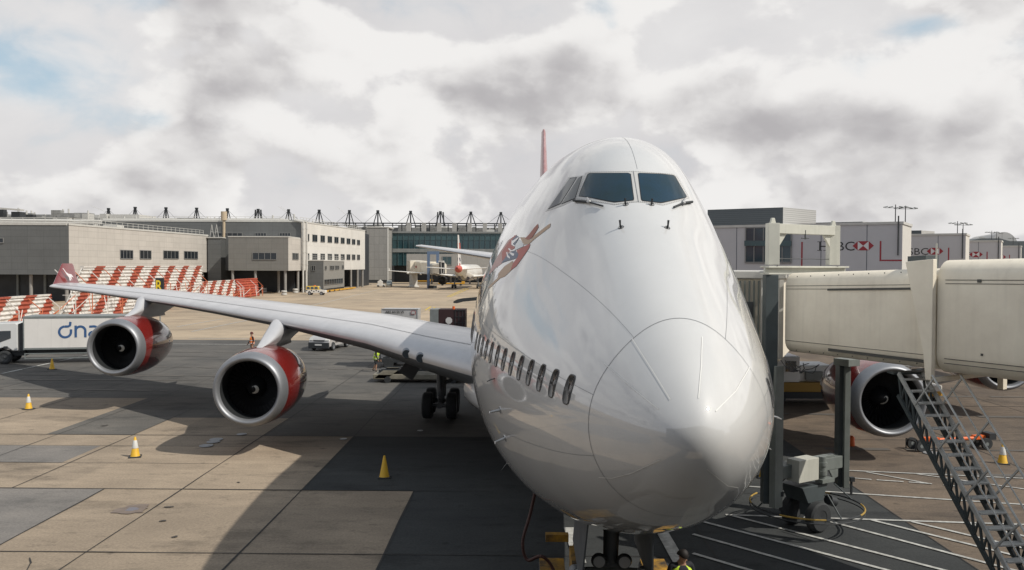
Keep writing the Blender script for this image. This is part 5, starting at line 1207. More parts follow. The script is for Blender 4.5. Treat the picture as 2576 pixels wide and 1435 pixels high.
for w in (0, .62): mb = MB(); mb.tube(SP(TL, w, .02), SP(TL+.05, w, -.02), .12, n=14); b = SP(TL, w); mb.lathe([(-.05, .0), (-.05, .13), (.05, .13), (.05, .0)], (b.x, b.y, .13), sw, 16); mb.build('roller', rubber, st)
# ================================================================== SECOND AIRLINER, far stand
a2 = thing('parked_airliner', 'smaller airliner with red tail cone seen from behind at the far stand', 'airplane', (-18.0, 231, 0))
HA = R(-3.5); HR = Matrix.Rotation(HA, 3, 'Z')
def A2(x, y, z): v = HR @ Vector((x, y, 0)); return Vector((-18.0+v.x, 231+v.y, z))
blue_b = mat('belly_navy', (.03, .04, .10), .35, coat=.5); w2 = mat('airliner_white', (.68, .66, .62), .4, coat=.4)
prof = [(0, .25, 6.3), (1.0, .6, 6.25), (3, 1.1, 6.05), (6, 1.65, 5.65), (10, 2.15, 5.15), (15, 2.5, 4.85), (20, 2.52, 4.8), (42, 2.52, 4.8), (47, 2.0, 4.6), (50, 1.1, 4.3), (51.5, .1, 4.1)]
mb = MB(); rs = [[A2(r*math.cos(2*math.pi*i/28), y, zc+r*math.sin(2*math.pi*i/28)) for i in range(28)] for y, r, zc in prof]; mb.loft(rs)
fu2 = mb.build('fuselage', [w2, blue_b, c_red], a2, smooth=50)
for pl in fu2.data.polygons:
    c = pl.center; wy = c.y
    if c.z < 3.7: pl.material_index = 1
    if c.y < 3.2: pl.material_index = 2
mb = MB(); mb.lathe([(0, .25), (-.1, .2), (.3, .1)], A2(0, 0, 6.3), (0, 1, 0), 12); mb.build('tail_exhaust', black, a2)
mb = MB(); mb.loft([[A2(h*c, y+x*c, z) for x, h in airfoil(10, .09, 0)] for z, y, c in ((6.6, 2.0, 7.5), (8.5, 2.2, 6.2), (15.6, 1.2, 2.6))]); fin2 = mb.build('tail_fin', [mat('fin2_white', (.6, .58, .56), .4, coat=.3), c_red, blue_b], a2, smooth=40)
for pl in fin2.data.polygons: pass
for z0, z1, mm in ((13.6, 14.9, 0), (10.5, 13.4, 1), (8.2, 9.2, 2), (6.9, 7.6, 1)):
    if mm: 
        mb = MB(); mb.prism([A2(-.36, 3.4, z0), A2(.36, 3.4, z0), A2(.30, 2.5, z1), A2(-.30, 2.5, z1)], A2(0, 1.6, 0)-A2(0, 0, 0)); mb.build('fin_stripe', [w2, c_red, blue_b][mm], fin2)
for sd in (-1, 1):
    mb = MB(); mb.loft([[A2(sd*y, s+x*c, z+h*c) for x, h in airfoil(12, t_, .0)] for y, s, z, c, t_ in ((2.0, 20, 3.6, 9, .11), (7.9, 19.5, 4.2, 5.5, .10), (24.6, 22.5, 5.3, 2.0, .09))]); wg = mb.build('wing', w2, a2, smooth=40)
    mb = MB(); mb.prism([A2(sd*24.5, 23.6, 4.9), A2(sd*24.5, 24.4, 4.9), A2(sd*24.75, 24.8, 6.1), A2(sd*24.75, 24.4, 6.1)], A2(.06, 0, 0)-A2(0, 0, 0)); mb.build('wingtip_fence', w2, wg)
    for y in (9, 14, 18): mb = MB(); p = A2(sd*y, 18.6+.25*y*.3, 3.95+(y-8)*.062); mb.lathe([(0, .02), (.6, .28), (2.2, .3), (4, .05)], p, (0, 1, 0), 10); mb.build('flap_fairing', w2, wg, smooth=50)
    mb = MB(); mb.loft([[A2(sd*y, s+x*c, z+h*c) for x, h in airfoil(10, .09, 0)] for y, s, z, c in ((.8, 3.0, 5.9, 5), (9.3, 3.0, 6.5, 1.9))]); mb.build('tailplane', w2, a2, smooth=40)
    mb = MB(); e0 = A2(sd*7.9, 21.5, 2.35); mb.lathe([(0, .35), (.8, .75), (1.0, 1.15), (3, 1.35), (5.0, 1.25), (5.2, 1.1), (4.6, .9)], e0, HR @ Vector((0, 1, 0)), 24); en = mb.build('engine', dsteel, a2, smooth=50)
    mb = MB(); mb.prism([A2(sd*7.9-.15, 23, 3.4), A2(sd*7.9-.15, 27.0, 3.5), A2(sd*7.9-.15, 25.5, 4.3), A2(sd*7.9-.15, 21.5, 4.1)], A2(.3, 0, 0)-A2(0, 0, 0)); mb.build('pylon', w2, a2)
    mb = MB(); mb.tube(A2(sd*3.8, 20.5, .6), A2(sd*3.3, 20.5, 3.6), .2, n=10); mb.beam(A2(sd*3.6, 20.4, 2.0), A2(sd*1.6, 20.5, 3.4), .15, .15); mg = mb.build('main_gear', gear_m, a2)
    for k in (-.6, .6):
        for j in (-.45, .45): mb = MB(); p = A2(sd*3.8+j, 20.5+k, .58); mb.lathe([(-.2, .01), (-.2, .5), (-.1, .58), (.1, .58), (.2, .5), (.2, .01)], p, (1, 0, 0), 20); mb.build('wheel', rubber, mg, smooth=40)
# its boarding bridge
b2 = thing('far_boarding_bridge', 'small cream boarding bridge with blue frame beside the second airliner', 'boarding bridge', (-33, 262, 0))
x_ = lambda px, Y: P(px, 700, Y).x
mb = MB(); mb.prism([(x_(1024, 275), 275, 4.3), (x_(1032, 262), 262, 4.3), (x_(1032, 262), 262, 8.4), (x_(1024, 275), 275, 8.4)], (4, 1, 0)); mb.build('rotunda_room', cream, b2)
def quadrun(px0, px1, Y0_, Y1_, za, zb, m_, nm, d=3.2):
    mb = MB(); a0 = Vector((x_(px0, Y0_), Y0_, 0)); a1 = Vector((x_(px1, Y1_), Y1_, 0)); dd = (a1-a0).normalized(); n_ = Vector((-dd.y, dd.x, 0))
    if n_.y < 0: n_ = -n_
    rs = []
    for a, (z0, z1) in ((a0, za), (a1, zb)): rs.append([a+Vector((0, 0, z0)), a+Vector((0, 0, z1-.4)), a+n_*.4+Vector((0, 0, z1)), a+n_*(d-.4)+Vector((0, 0, z1)), a+n_*d+Vector((0, 0, z1-.4)), a+n_*d+Vector((0, 0, z0))])
    mb.loft(rs); return mb.build(nm, m_, b2), a0, dd, -n_
tn, o2, d2, n2v = quadrun(1057, 1080, 258, 252, (4.6, 8.2), (4.5, 8.1), cream, 'outer_tunnel')
tn2, *_ = quadrun(1081, 1105, 251, 247, (4.6, 7.6), (4.6, 7.6), cream, 'inner_tunnel', 2.6)
tn0, oo, dd_, nn_ = quadrun(1030, 1056.5, 266, 258.5, (4.3, 8.6), (4.5, 8.3), cream, 'root_tunnel')
mb = MB(); text_on(mb, 'HSBC', 1.25, oo+dd_*1.5+nn_*.08+Vector((0, 0, 6.0)), dd_, (0, 0, 1), offset=.05); q = oo+dd_*5.6+nn_*.06+Vector((0, 0, 6.5))
mb.poly([q-dd_*.7, q+Vector((0, 0, .5)), q+dd_*.7, q-Vector((0, 0, .5))], 1); mb.poly([oo+nn_*.06+dd_*0+Vector((0, 0, 6.3)), oo+nn_*.06+dd_*1.1+Vector((0, 0, 6.3)), oo+nn_*.06+dd_*1.1+Vector((0, 0, 6.6)), oo+nn_*.06+Vector((0, 0, 6.6))], 1); mb.build('lettering', [hblk, hred], tn0)
bf = mat('frame_blue', (.10, .15, .24), .5); mb = MB(); xa, xb = x_(1078, 250), x_(1101, 250)
mb.bx(xa-.4, xa+.4, 249.6, 250.4, 0, 11.2); mb.bx(xb-.4, xb+.4, 249.6, 250.4, 7.7, 11.2); mb.bx(xa+.41, xb-.41, 249.6, 250.4, 10.3, 11.2); mb.build('lifting_frame', bf, b2)
mb = MB(); mb.bx(x_(1106, 246), x_(1118, 246), 244.5, 248, 4.4, 8.0); mb.build('cab', dsteel, b2); mb = MB(); mb.bx(x_(1104, 246), x_(1116, 246), 244.2, 248.2, 8.01, 8.4); mb.build('cab_roof', metal_w, b2)
mb = MB(); mb.path([(x_(1109, 244), 244.3, 7.9), (x_(1110, 244), 244.3, 4.5), (x_(1115, 244), 244.3, 4.6), (x_(1118.5, 244), 244.3, 7.9), (x_(1109, 244), 244.3, 7.9)], .12, 6); mb.build('cab_hood', metal_w, b2)
mb = MB(); mb.lathe([(0, 1.9), (.3, 1.9), (.5, 1.3), (4.4, 1.3), (4.4, 0)], (x_(1038, 264), 266, 0), (0, 0, 1), 20); mb.build('support_column', metal_w, b2, smooth=40)
mb = MB(); mb.beam((x_(1081, 250), 250, .5), (x_(1095, 248), 248, .5), 1.2, .9); mb.build('drive_unit', black, b2)

# ================================================================== VEHICLES
def carbody(mb, prof, m=0):
    """prof: (y, z, halfwidth) round the side outline; bridged left to right"""
    n = len(prof); L_ = [(-h, y, z) for y, z, h in prof]; R_ = [(h, y, z) for y, z, h in prof]
    mb.add(L_+R_, [tuple(range(n)), tuple(range(n, 2*n))[::-1]]+[(i, (i+1) % n, n+(i+1) % n, n+i) for i in range(n)], m)
def vehicle(name, label, cat, loc, rz=0.0, group=None):
    return thing(name, label, cat, loc, rz, group)
def lw(par, y, r, w, x, name='wheel', z=None):
    for sd in (-1, 1):
        mb = MB(); c = (sd*x, y, z or r); mb.lathe([(-w/2, r*.6), (-w/2, r*.9), (-w*.3, r), (w*.3, r), (w/2, r*.9), (w/2, r*.6)], c, (1, 0, 0), 28); mb.lathe([(-w*.40, .01), (-w*.34, r*.4), (-w*.48, r*.6)], c, (1, 0, 0), 18, 1); mb.lathe([(w*.40, .01), (w*.34, r*.4), (w*.48, r*.6)], c, (1, 0, 0), 18, 1)
        _build(mb, name, [rubber, polished], par, smooth=40)
def lb(mb, name, m, par, **k): return _build(mb, name, m, par, **k)
# silver van, local frame: front towards -Y
vz = mat('van_silver', (.47, .46, .46), .3, metal=.2, coat=.6, var=.06)
gv = G(823, 884); van = vehicle('parked_van', 'small silver white van facing the camera beyond the inner engine pylon', 'van', (gv.x-.25, gv.y+2.2, 0), R(-9)); van.scale = (1.12, 1.12, 1.12)
mb = MB(); carbody(mb, [(-2.15, .30, .74), (-2.2, .55, .80), (-2.12, .85, .82), (-1.9, 1.02, .80), (-1.35, 1.12, .80), (-.55, 1.72, .64), (-.1, 1.80, .64), (1.9, 1.82, .66), (2.12, 1.6, .72), (2.18, .9, .84), (2.15, .3, .82)]); bo = lb(mb, 'body', vz, van, bev=.06, smooth=60)
mb = MB(); mb.add([(-.70, -1.33, 1.17), (.70, -1.33, 1.17), (.58, -.62, 1.69), (-.58, -.62, 1.69)], [(0, 1, 2, 3)]); [mb.v.__setitem__(i, (v[0], v[1]-.03, v[2]+.03)) for i, v in enumerate(mb.v)]; lb(mb, 'windscreen', glass, van)
for sd in (-1, 1):
    mb = MB(); mb.poly([(sd*.815, -1.1, 1.13), (sd*.815, -.15, 1.13), (sd*.70, -.15, 1.65), (sd*.72, -.5, 1.63)]); [mb.v.__setitem__(i, (v[0]+sd*.012, v[1], v[2])) for i, v in enumerate(mb.v)]; lb(mb, 'side_window', glass, van)
    mb = MB(); mb.prism([(sd*.845, -.9, .62), (sd*.845, 1.25, .62), (sd*.845, 1.25, .8), (sd*.845, -.9, .8)], (sd*.02, 0, 0)); lb(mb, 'side_moulding', black, van, bev=.01)
    mb = MB(); mb.prism([(sd*.45, -2.19, .82), (sd*.78, -2.14, .80), (sd*.76, -1.95, 1.0), (sd*.5, -2.02, 1.0)], (0, -.03, .01)); lb(mb, 'headlight', mat('lamp_glass', (.5, .5, .48), .15, coat=.6), van, bev=.01)
    mb = MB(); mb.box((sd*.95, -1.0, 1.22), (.16, .12, .22)); lb(mb, 'wing_mirror', mat('mirror_red', (.30, .03, .02), .4) if sd > 0 else black, van, bev=.02)
mb = MB(); mb.bx(-.80, .80, -2.30, -2.12, .22, .66); lb(mb, 'front_bumper', black, van, bev=.04)
mb = MB(); mb.bx(-.42, .42, -2.235, -2.15, .76, .84); lb(mb, 'grille', black, van, bev=.01)
mb = MB(); mb.bx(-.26, .26, -2.325, -2.301, .44, .55); lb(mb, 'number_plate', mat('plate', (.55, .55, .55), .5), van)
mb = MB(); mb.bx(-.8, .8, 2.12, 2.26, .3, .62); lb(mb, 'rear_bumper', black, van, bev=.03)
lw(van, -1.35, .32, .2, .74); lw(van, 1.35, .32, .2, .76)
# box truck, cab to the left
gt = Vector((-35.5, 58.6, 0)); tr = vehicle('box_truck', 'white box truck with blue lettering, cab at the left picture edge', 'truck', gt, R(13))
tw = mat('truck_box_white', (.72, .70, .67), .5, var=.08, vscale=.8, streak=.15); blue_l = mat('lettering_blue', (.035, .10, .24), .5)
mb = MB(); mb.bx(0, 7.4, .0, 2.45, 1.08, 3.36); bxo = lb(mb, 'cargo_box', tw, tr, bev=.03)
mb = MB(); mb.bx(-.02, 7.42, -.02, 2.47, 3.24, 3.40); mb.bx(-.02, 7.42, -.02, -.0, 1.0, 1.14); mb.bx(-.03, .05, -.03, .03, 1.0, 3.4); lb(mb, 'box_trim', steel, tr, bev=.01)
mb = MB(); mb.bx(.1, 7.3, .5, 1.9, .62, .98); mb.bx(-2.9, 0, .5, 1.9, .55, .85); lb(mb, 'chassis', black, tr)
mb = MB(); mb.beam((.05, .05, .72), (7.2, .05, .72), .05, .07); mb.beam((.05, .05, .38), (7.2, .05, .38), .05, .07); mb.bx(.03, .1, .02, .08, .35, .75); mb.bx(7.1, 7.17, .02, .08, .35, .75); lb(mb, 'side_guard', steel, tr)
cabm = mat('cab_white', (.58, .59, .59), .35, coat=.4)
# cab outline in x,z swept across y
def xprism(mb, pts, y0, y1, m=0): mb.prism([(x, y0, z) for x, z in pts], (0, y1-y0, 0), m)
mb = MB(); xprism(mb, [(-2.75, .55), (-2.85, 1.3), (-2.6, 2.2), (-2.35, 2.75), (-2.1, 2.9), (-.55, 2.95), (-.42, 2.8), (-.42, .95), (-.75, .95), (-1.0, 1.15), (-1.3, 1.2), (-1.6, 1.12), (-1.85, .85), (-1.9, .55)], .08, 2.35); lb(mb, 'cab', cabm, tr, bev=.05)
mb = MB(); xprism(mb, [(-2.52, 1.62), (-2.42, 2.35), (-.85, 2.38), (-.85, 1.85), (-1.6, 1.55), (-2.2, 1.45)], .055, .075); lb(mb, 'cab_window', glass, tr)
mb = MB(); mb.poly([(-2.82, .25, 1.5), (-2.82, 2.2, 1.5), (-2.5, 2.2, 2.5), (-2.5, .25, 2.5)]); lb(mb, 'windscreen', glass, tr)
mb = MB(); mb.poly([(-2.25, .05, 1.85), (-1.85, .05, 1.85), (-1.85, .05, 2.15), (-2.2, .05, 2.15)]); lb(mb, 'dashboard_papers', mat('paper_green', (.42, .46, .36), .8), tr)
mb = MB(); mb.bx(-1.3, -1.05, .04, .09, 1.12, 1.28); lb(mb, 'door_handle', black, tr)
mb = MB(); xprism(mb, [(-.40, .9), (-.40, 2.85), (-.02, 3.0), (-.02, .9)], .2, 2.2); lb(mb, 'cab_rear_fairing', dsteel, tr)
for x in (-1.3, 5.4):
    for y in (.24, 2.1):
        mb = MB(); c = (x, y, .48); mb.lathe([(-.14, .3), (-.14, .43), (-.1, .48), (.1, .48), (.14, .43), (.14, .3)], c, (0, 1, 0), 28); mb.lathe([(-.13, .01), (-.08, .12), (-.12, .3)], c, (0, 1, 0), 18, 1); lb(mb, 'wheel', [rubber, dsteel], tr, smooth=40)
mb = MB(); O = Vector((0, -.012, 0)); U, V_ = Vector((1, 0, 0)), Vector((0, 0, 1)); rr_ = .39; w_ = .16
cx_, cz_ = 2.72, 2.26
stroke(mb, arc(cx_, cz_, rr_, 95, 360, 28)+[(cx_+rr_, cz_+.18)], w_, O, U, V_)
stroke(mb, [(cx_-.02, cz_+rr_), (cx_+.2, cz_+rr_), (cx_+.33, cz_+.46), (cx_+.36, cz_+.72)], w_, O-Vector((0, .004, 0)), U, V_)
def let_n(x): stroke(mb, [(x, cz_-rr_-.02), (x, cz_+rr_+.06)], w_, O, U, V_); stroke(mb, [(x, cz_+.1)]+arc(x+.32, cz_+.06, .32, 170, 0, 14)+[(x+.64, cz_-rr_-.02)], w_, O-Vector((0, .004, 0)), U, V_)
def let_a(x): stroke(mb, [(x-.3, cz_+.36)]+arc(x+.0, cz_+.02, .34, 100, 0, 10, .36)+[(x+.34, cz_-rr_-.02)], w_, O, U, V_); stroke(mb, arc(x, cz_-.2, .30, 0, 360, 22, .2), w_*.85, O-Vector((0, .004, 0)), U, V_)
let_n(3.42); let_a(4.62); stroke(mb, [(5.72, cz_+.75), (5.72, cz_-.2)]+arc(5.94, cz_-.2, .22, 180, 280, 8), w_, O, U, V_); stroke(mb, [(5.55, cz_+rr_-.03), (6.05, cz_+rr_-.03)], w_*.9, O-Vector((0, .004, 0)), U, V_); let_a(6.6)
lb(mb, 'lettering', blue_l, bxo)
# patrol car
lr = vehicle('patrol_car', 'boxy white off-road car with yellow roof and checks by the annex', 'car', (G(793, 743).x, 193, 0), R(90))
mb = MB(); carbody(mb, [(-2.3, .5, .85), (-2.3, 1.15, .87), (-1.0, 1.25, .87), (2.2, 1.25, .87), (2.2, .5, .87)]); lb(mb, 'body', w2, lr, bev=.04)
mb = MB(); carbody(mb, [(-1.0, 1.25, .85), (-.75, 1.95, .8), (-.5, 2.1, .78), (2.15, 2.1, .78), (2.2, 1.25, .85)]); lb(mb, 'cabin', mat('patrol_yellow', (.62, .43, .06), .4, coat=.4), lr, bev=.04)
for sd in (-1, 1):
    for y0, y1 in ((-.6, .2), (.35, 1.1), (1.25, 2.0)): mb = MB(); mb.poly([(sd*.868, y0, 1.4), (sd*.868, y1, 1.4), (sd*.81, y1, 1.92), (sd*.81, y0+.12, 1.92)]); lb(mb, 'side_window', glass, lr)
    for k in range(6): mb = MB(); mb.bx(sd*.872, sd*.882, -.9+.55*k, -.62+.55*k, .75+(.2 if k % 2 else 0), 1.0+(.2 if k % 2 else 0)); lb(mb, 'check_mark', black, lr)
mb = MB(); mb.poly([(-.72, -1.01, 1.35), (.72, -1.01, 1.35), (.70, -.79, 1.93), (-.70, -.79, 1.93)]); lb(mb, 'windscreen', glass, lr)
mb = MB(); mb.bx(-.5, .5, .2, .5, 2.1, 2.25); lb(mb, 'light_bar', orange, lr)
lw(lr, -1.4, .42, .25, .78); lw(lr, 1.35, .42, .25, .78)
# right hand service truck and tractor by the inner engine
hv = vehicle('service_truck', 'white truck cab with yellow stripe behind the boarding bridge legs', 'truck', (15.0, 43, 0))
cw = mat('truck_cab_white', (.72, .74, .74), .4, coat=.3, var=.1)
mb = MB(); mb.bx(-2.6, -.55, -.0, 2.2, 1.2, 2.55); mb.bx(-.54, 1.25, .3, 2.2, 1.2, 2.05); lb(mb, 'cab', cw, hv, bev=.06)
mb = MB(); mb.bx(-2.62, 1.2, -.03, 2.2, .7, 1.19); lb(mb, 'stripe_panel', mat('stripe_amber', (.30, .18, .03), .5), hv, bev=.03)
for x0, x1, y in ((-2.35, -1.75, -.02), (-1.3, -.75, -.02)): mb = MB(); mb.bx(x0, x1, y-.01, y+.01, 1.75, 2.3); lb(mb, 'window', glass, hv, bev=.02)
mb = MB(); mb.bx(-2.6, 4, 0, 2.2, .35, .69); mb.bx(1.3, 4, 0, 2.2, .7, 1.6); lb(mb, 'chassis', black, hv)
mb = MB(); mb.bx(-.2, .7, .1, .29, 1.3, 1.75); lb(mb, 'engine_cover', steel, hv, bev=.02)
for x in (-1.7, 2.6):
    for y in (.1, 1.9): mb = MB(); mb.lathe([(-.15, .2), (-.15, .42), (.15, .42), (.15, .2), (.05, 0)], (x, y, .42), (0, 1, 0), 24); lb(mb, 'wheel', rubber, hv, smooth=40)
gb = G(2318, 1008); bt = vehicle('baggage_tractor', 'small white and yellow tractor glimpsed between the stair rails', 'tractor', (gb.x, gb.y+.8, 0), R(20))
mb = MB(); carbody(mb, [(-1.3, .3, .6), (-1.3, .85, .6), (-.3, .95, .62), (1.2, .95, .62), (1.2, .3, .62)]); lb(mb, 'body', w2, bt, bev=.05)
mb = MB(); mb.bx(-.62, .62, -1.34, -1.2, .3, .55); lb(mb, 'bumper', yellow, bt, bev=.02)
mb = MB(); mb.bx(-.6, .6, -.3, 1.1, 1.72, 1.8); [mb.beam((sx_*.55, y, .95), (sx_*.55, y, 1.72), .06, .06) for sx_ in (-1, 1) for y in (-.25, 1.0)]; mb.bx(-.5, .5, .9, 1.1, .96, 1.3); lb(mb, 'canopy', w2, bt, bev=.01)
mb = MB(); mb.poly([(-.5, -.29, 1.0), (.5, -.29, 1.0), (.5, -.27, 1.68), (-.5, -.27, 1.68)]); lb(mb, 'windscreen', glass, bt)
lw(bt, -.85, .28, .2, .52); lw(bt, .75, .3, .22, .54)
# far ground vehicles near the second airliner
fv = vehicle('far_van', 'tiny grey van parked beside the panelled tower', 'van', (G(1002, 718).x, 268, 0), R(10))
mb = MB(); carbody(mb, [(-2.3, .4, .9), (-2.3, 1.1, .9), (-1.7, 1.3, .9), (-1.1, 2.1, .75), (2.3, 2.1, .78), (2.3, .4, .9)]); lb(mb, 'body', steel, fv, bev=.08)
mb = MB(); mb.poly([(-.75, -1.69, 1.35), (.75, -1.69, 1.35), (.62, -1.13, 2.03), (-.62, -1.13, 2.03)]); lb(mb, 'windscreen', glass, fv); lw(fv, -1.4, .35, .22, .8); lw(fv, 1.4, .35, .22, .8)
fg = vehicle('steps_trolley', 'tiny white ground power trolley beside the far grey van', 'trolley', (G(985, 718).x, 266, 0))
mb = MB(); mb.box((0, 0, .55), (2.6, 1.4, .5)); mb.box((-.3, 0, 1.3), (1.5, 1.3, 1.0)); mb.prism([(-.9, -.6, 1.8), (.3, -.6, 1.8), (-.3, -.6, 2.3)], (0, 1.2, 0)); lb(mb, 'body', w2, fg, bev=.03)
for x in (-.9, .9): mb = MB(); mb.tube((x, -.75, .3), (x, .75, .3), .3, n=16); lb(mb, 'wheel', rubber, fg)
for i, (px, py, w_, lab) in enumerate(((1060, 712, 9, 'long flat yellow trailer under the far boarding bridge'), (1136, 719, 9, 'flat yellow trolley under the second airliner'))):
    g = G(px, py); t = vehicle('flat_trailer', lab, 'trailer', (g.x, g.y, 0), 0, 'yellow flat trailers at the far stand'); mb = MB(); mb.box((0, 0, .75), (w_, 2, .3)); mb.box((w_/2-.5, 0, 1.15), (1, 1.6, .8)); lb(mb, 'bed', yellow, t)
    for x in (-w_*.35, w_*.35): mb = MB(); mb.tube((x, -1, .35), (x, 1, .35), .35, n=14); lb(mb, 'wheel', rubber, t)
g = G(908, 718); t = vehicle('tow_dolly', 'low dark dolly lying on the apron in front of the panelled tower', 'dolly', (g.x, g.y, 0)); mb = MB(); mb.box((0, 0, .5), (4.5, 1.6, .35)); mb.box((-1.5, 0, .9), (1.0, 1.2, .5)); mb.beam((2.2, 0, .5), (3.6, 0, .3), .15, .15); lb(mb, 'frame', dsteel, t)
for x in (-1.5, 1.5): mb = MB(); mb.tube((x, -.9, .3), (x, .9, .3), .3, n=14); lb(mb, 'wheel', rubber, t)
# cargo loader with two containers, behind the wing root
cl_ = vehicle('cargo_loader', 'raised cargo loader platform behind the wing carrying containers', 'cargo loader', (-6.8, 58.5, 0))
mb = MB(); mb.bx(-3.4, 3.4, -1.4, 1.6, 2.2, 2.42); lb(mb, 'deck', yellow, cl_, bev=.02)
mb = MB()
for y in (-1.1, 1.3): mb.beam((-2.8, y, .7), (2.6, y, 2.15), .12, .16); mb.beam((2.8, y, .7), (-2.6, y, 2.15), .12, .16)
lb(mb, 'scissor_lift', dsteel, cl_); mb = MB(); mb.bx(-3.3, 3.3, -1.3, 1.5, .42, .72); lb(mb, 'chassis', dsteel, cl_)
for x in (-2.4, 2.4):
    for y in (-1.2, 1.4): mb = MB(); mb.tube((x, y-.14, .36), (x, y+.14, .36), .36, n=20); lb(mb, 'wheel', rubber, cl_)
mb = MB(); bp = [P(1141, 762, 62), P(1150, 757, 62), P(1165, 754, 62), P(1200, 751, 62)]; off = cl_.location; bp = [p-off for p in bp]; mb.loft([[p+Vector((0, .15, -.02-.14*k)), p+Vector((0, -.15, -.02-.14*k)), p+Vector((0, -.15, .1)), p+Vector((0, .15, .1))] for k, p in zip((0, 1.2, 1, .9), bp)]); mb.beam(bp[3], Vector((3.38, 1.5, 2.4)), .05, .05); lb(mb, 'boom', dsteel, cl_)
uldm = mat('container_white', (.46, .46, .46), .45, metal=.15, var=.12)
u1 = thing('air_cargo_container', 'white air cargo container with black serial lettering behind the wing', 'container', (-8.45, 58.2, 2.43), group='air cargo containers on the loader')
mb = MB(); mb.prism([(-1.27, -.76, .0), (.9, -.76, 0), (1.27, -.76, .5), (1.27, -.76, 1.7), (-1.27, -.76, 1.7)], (0, 1.5, 0)); mb.bx(-1.29, -1.22, -.80, -.76, 0, 1.72); mb.bx(1.2, 1.29, -.80, -.76, .5, 1.72); mb.bx(-1.29, 1.29, -.80, -.76, 1.66, 1.73); lb(mb, 'shell', uldm, u1, bev=.015)
mb = MB(); text_on(mb, 'AKE 60150 VS', .24, (-1.0, -.81, 1.40), (1, 0, 0), (0, 0, 1), sx=.9, offset=.006); text_on(mb, 'virgin atlantic', .20, (-.95, -.81, .72), (1, 0, 0), (0, 0, 1), sx=.95); lb(mb, 'lettering', hblk, u1)
mb = MB(); mb.prism([(.78, -.805, 1.33), (1.1, -.805, 1.33), (1.1, -.805, 1.58), (.78, -.805, 1.58)], (0, -.004, 0)); lb(mb, 'label_frame', hred, u1); mb = MB(); mb.prism([(.82, -.812, 1.36), (1.06, -.812, 1.36), (1.06, -.812, 1.55), (.82, -.812, 1.55)], (0, -.004, 0)); lb(mb, 'label_plate', uldm, u1)
mb = MB(); mb.poly([(.2, -.81, .84), (.36, -.81, 1.02), (.42, -.81, .98), (.34, -.81, .86)]); lb(mb, 'tail_mark', hred, u1)
u2 = thing('air_cargo_container', 'dark open fronted container with octagonal plate beside the fuselage', 'container', (-5.1, 57.6, 2.43), group='air cargo containers on the loader')
mb = MB(); mb.bx(-.60, 1.25, -.7, .8, 0, 1.72); lb(mb, 'shell', mat('container_maroon', (.035, .012, .014), .6, var=.3), u2, bev=.01)
mb = MB(); mb.bx(-1.2, -.61, -.75, .8, 0, 1.72); lb(mb, 'side_panel', steel, u2, bev=.01)
mb = MB(); [mb.bx(x-.02, x+.02, -.74, -.70, 0, 1.7) for x in (.55, .8, 1.05, 1.23)]; [mb.bx(.5, 1.25, -.74, -.70, z-.02, z+.02) for z in (.4, .8, 1.2, 1.66)]; lb(mb, 'net_frame', dsteel, u2)
mb = MB(); mb.poly([(.12+.24*math.cos(R(22.5+45*i)), -.78, .95+.24*math.sin(R(22.5+45*i))) for i in range(8)]); mb.bx(.10, .14, -.775, -.77, 0, .75); lb(mb, 'octagon_plate', mat('plate_grey', (.5, .5, .5), .5), u2)
mb = MB(); mb.tube((.42, -.5, 1.72), (.42, -.5, 1.92), .09, n=12); lb(mb, 'beacon', orange, u2)
# belt loader near the main wheels
gl = G(1000, 964); bl = vehicle('belt_loader', 'long low belt loader with raised conveyor under the wing root', 'belt loader', (gl.x, gl.y, 0))
mb = MB(); mb.bx(-1.5, 4.6, 0, 1.7, .22, .52); mb.prism([(-1.5, 0, .25), (-1.5, 1.7, .25), (-.9, 1.7, .75), (-.9, 0, .75)], (.9, 0, 0)); lb(mb, 'chassis', mat('loader_cream', (.26, .24, .19), .6, var=.4, vscale=3), bl, bev=.03)
mb = MB(); mb.beam((-1.0, .1, .78), (4.4, .1, .78), .08, .1); mb.beam((-1.0, 1.6, .78), (4.4, 1.6, .78), .08, .1); mb.box((.45, .2, .85), (.5, .3, .3)); mb.bx(-1.2, .4, .3, 1.4, .6, .75); lb(mb, 'side_rail', dsteel, bl)
mb = MB(); mb.beam((.1, .5, .6), (2.6, .5, 2.0), .62, .14); [mb.beam((.1, .5+s_*.33, .66), (2.6, .5+s_*.33, 2.06), .05, .22) for s_ in (-1, 1)]; lb(mb, 'conveyor', dsteel, bl)
mb = MB(); mb.beam((-.1+.7, .9, 1.55), (1.6, .9, 1.85), .5, .1); mb.tube((1.3, .9, 1.7), (1.9, .8, .6), .05, n=8); lb(mb, 'control_arm', steel, bl)
for x in (-.6, 3.4):
    for y in (.0, 1.7): mb = MB(); mb.tube((x, y-.1, .2), (x, y+.1, .2), .2, n=20); lb(mb, 'wheel', rubber, bl)
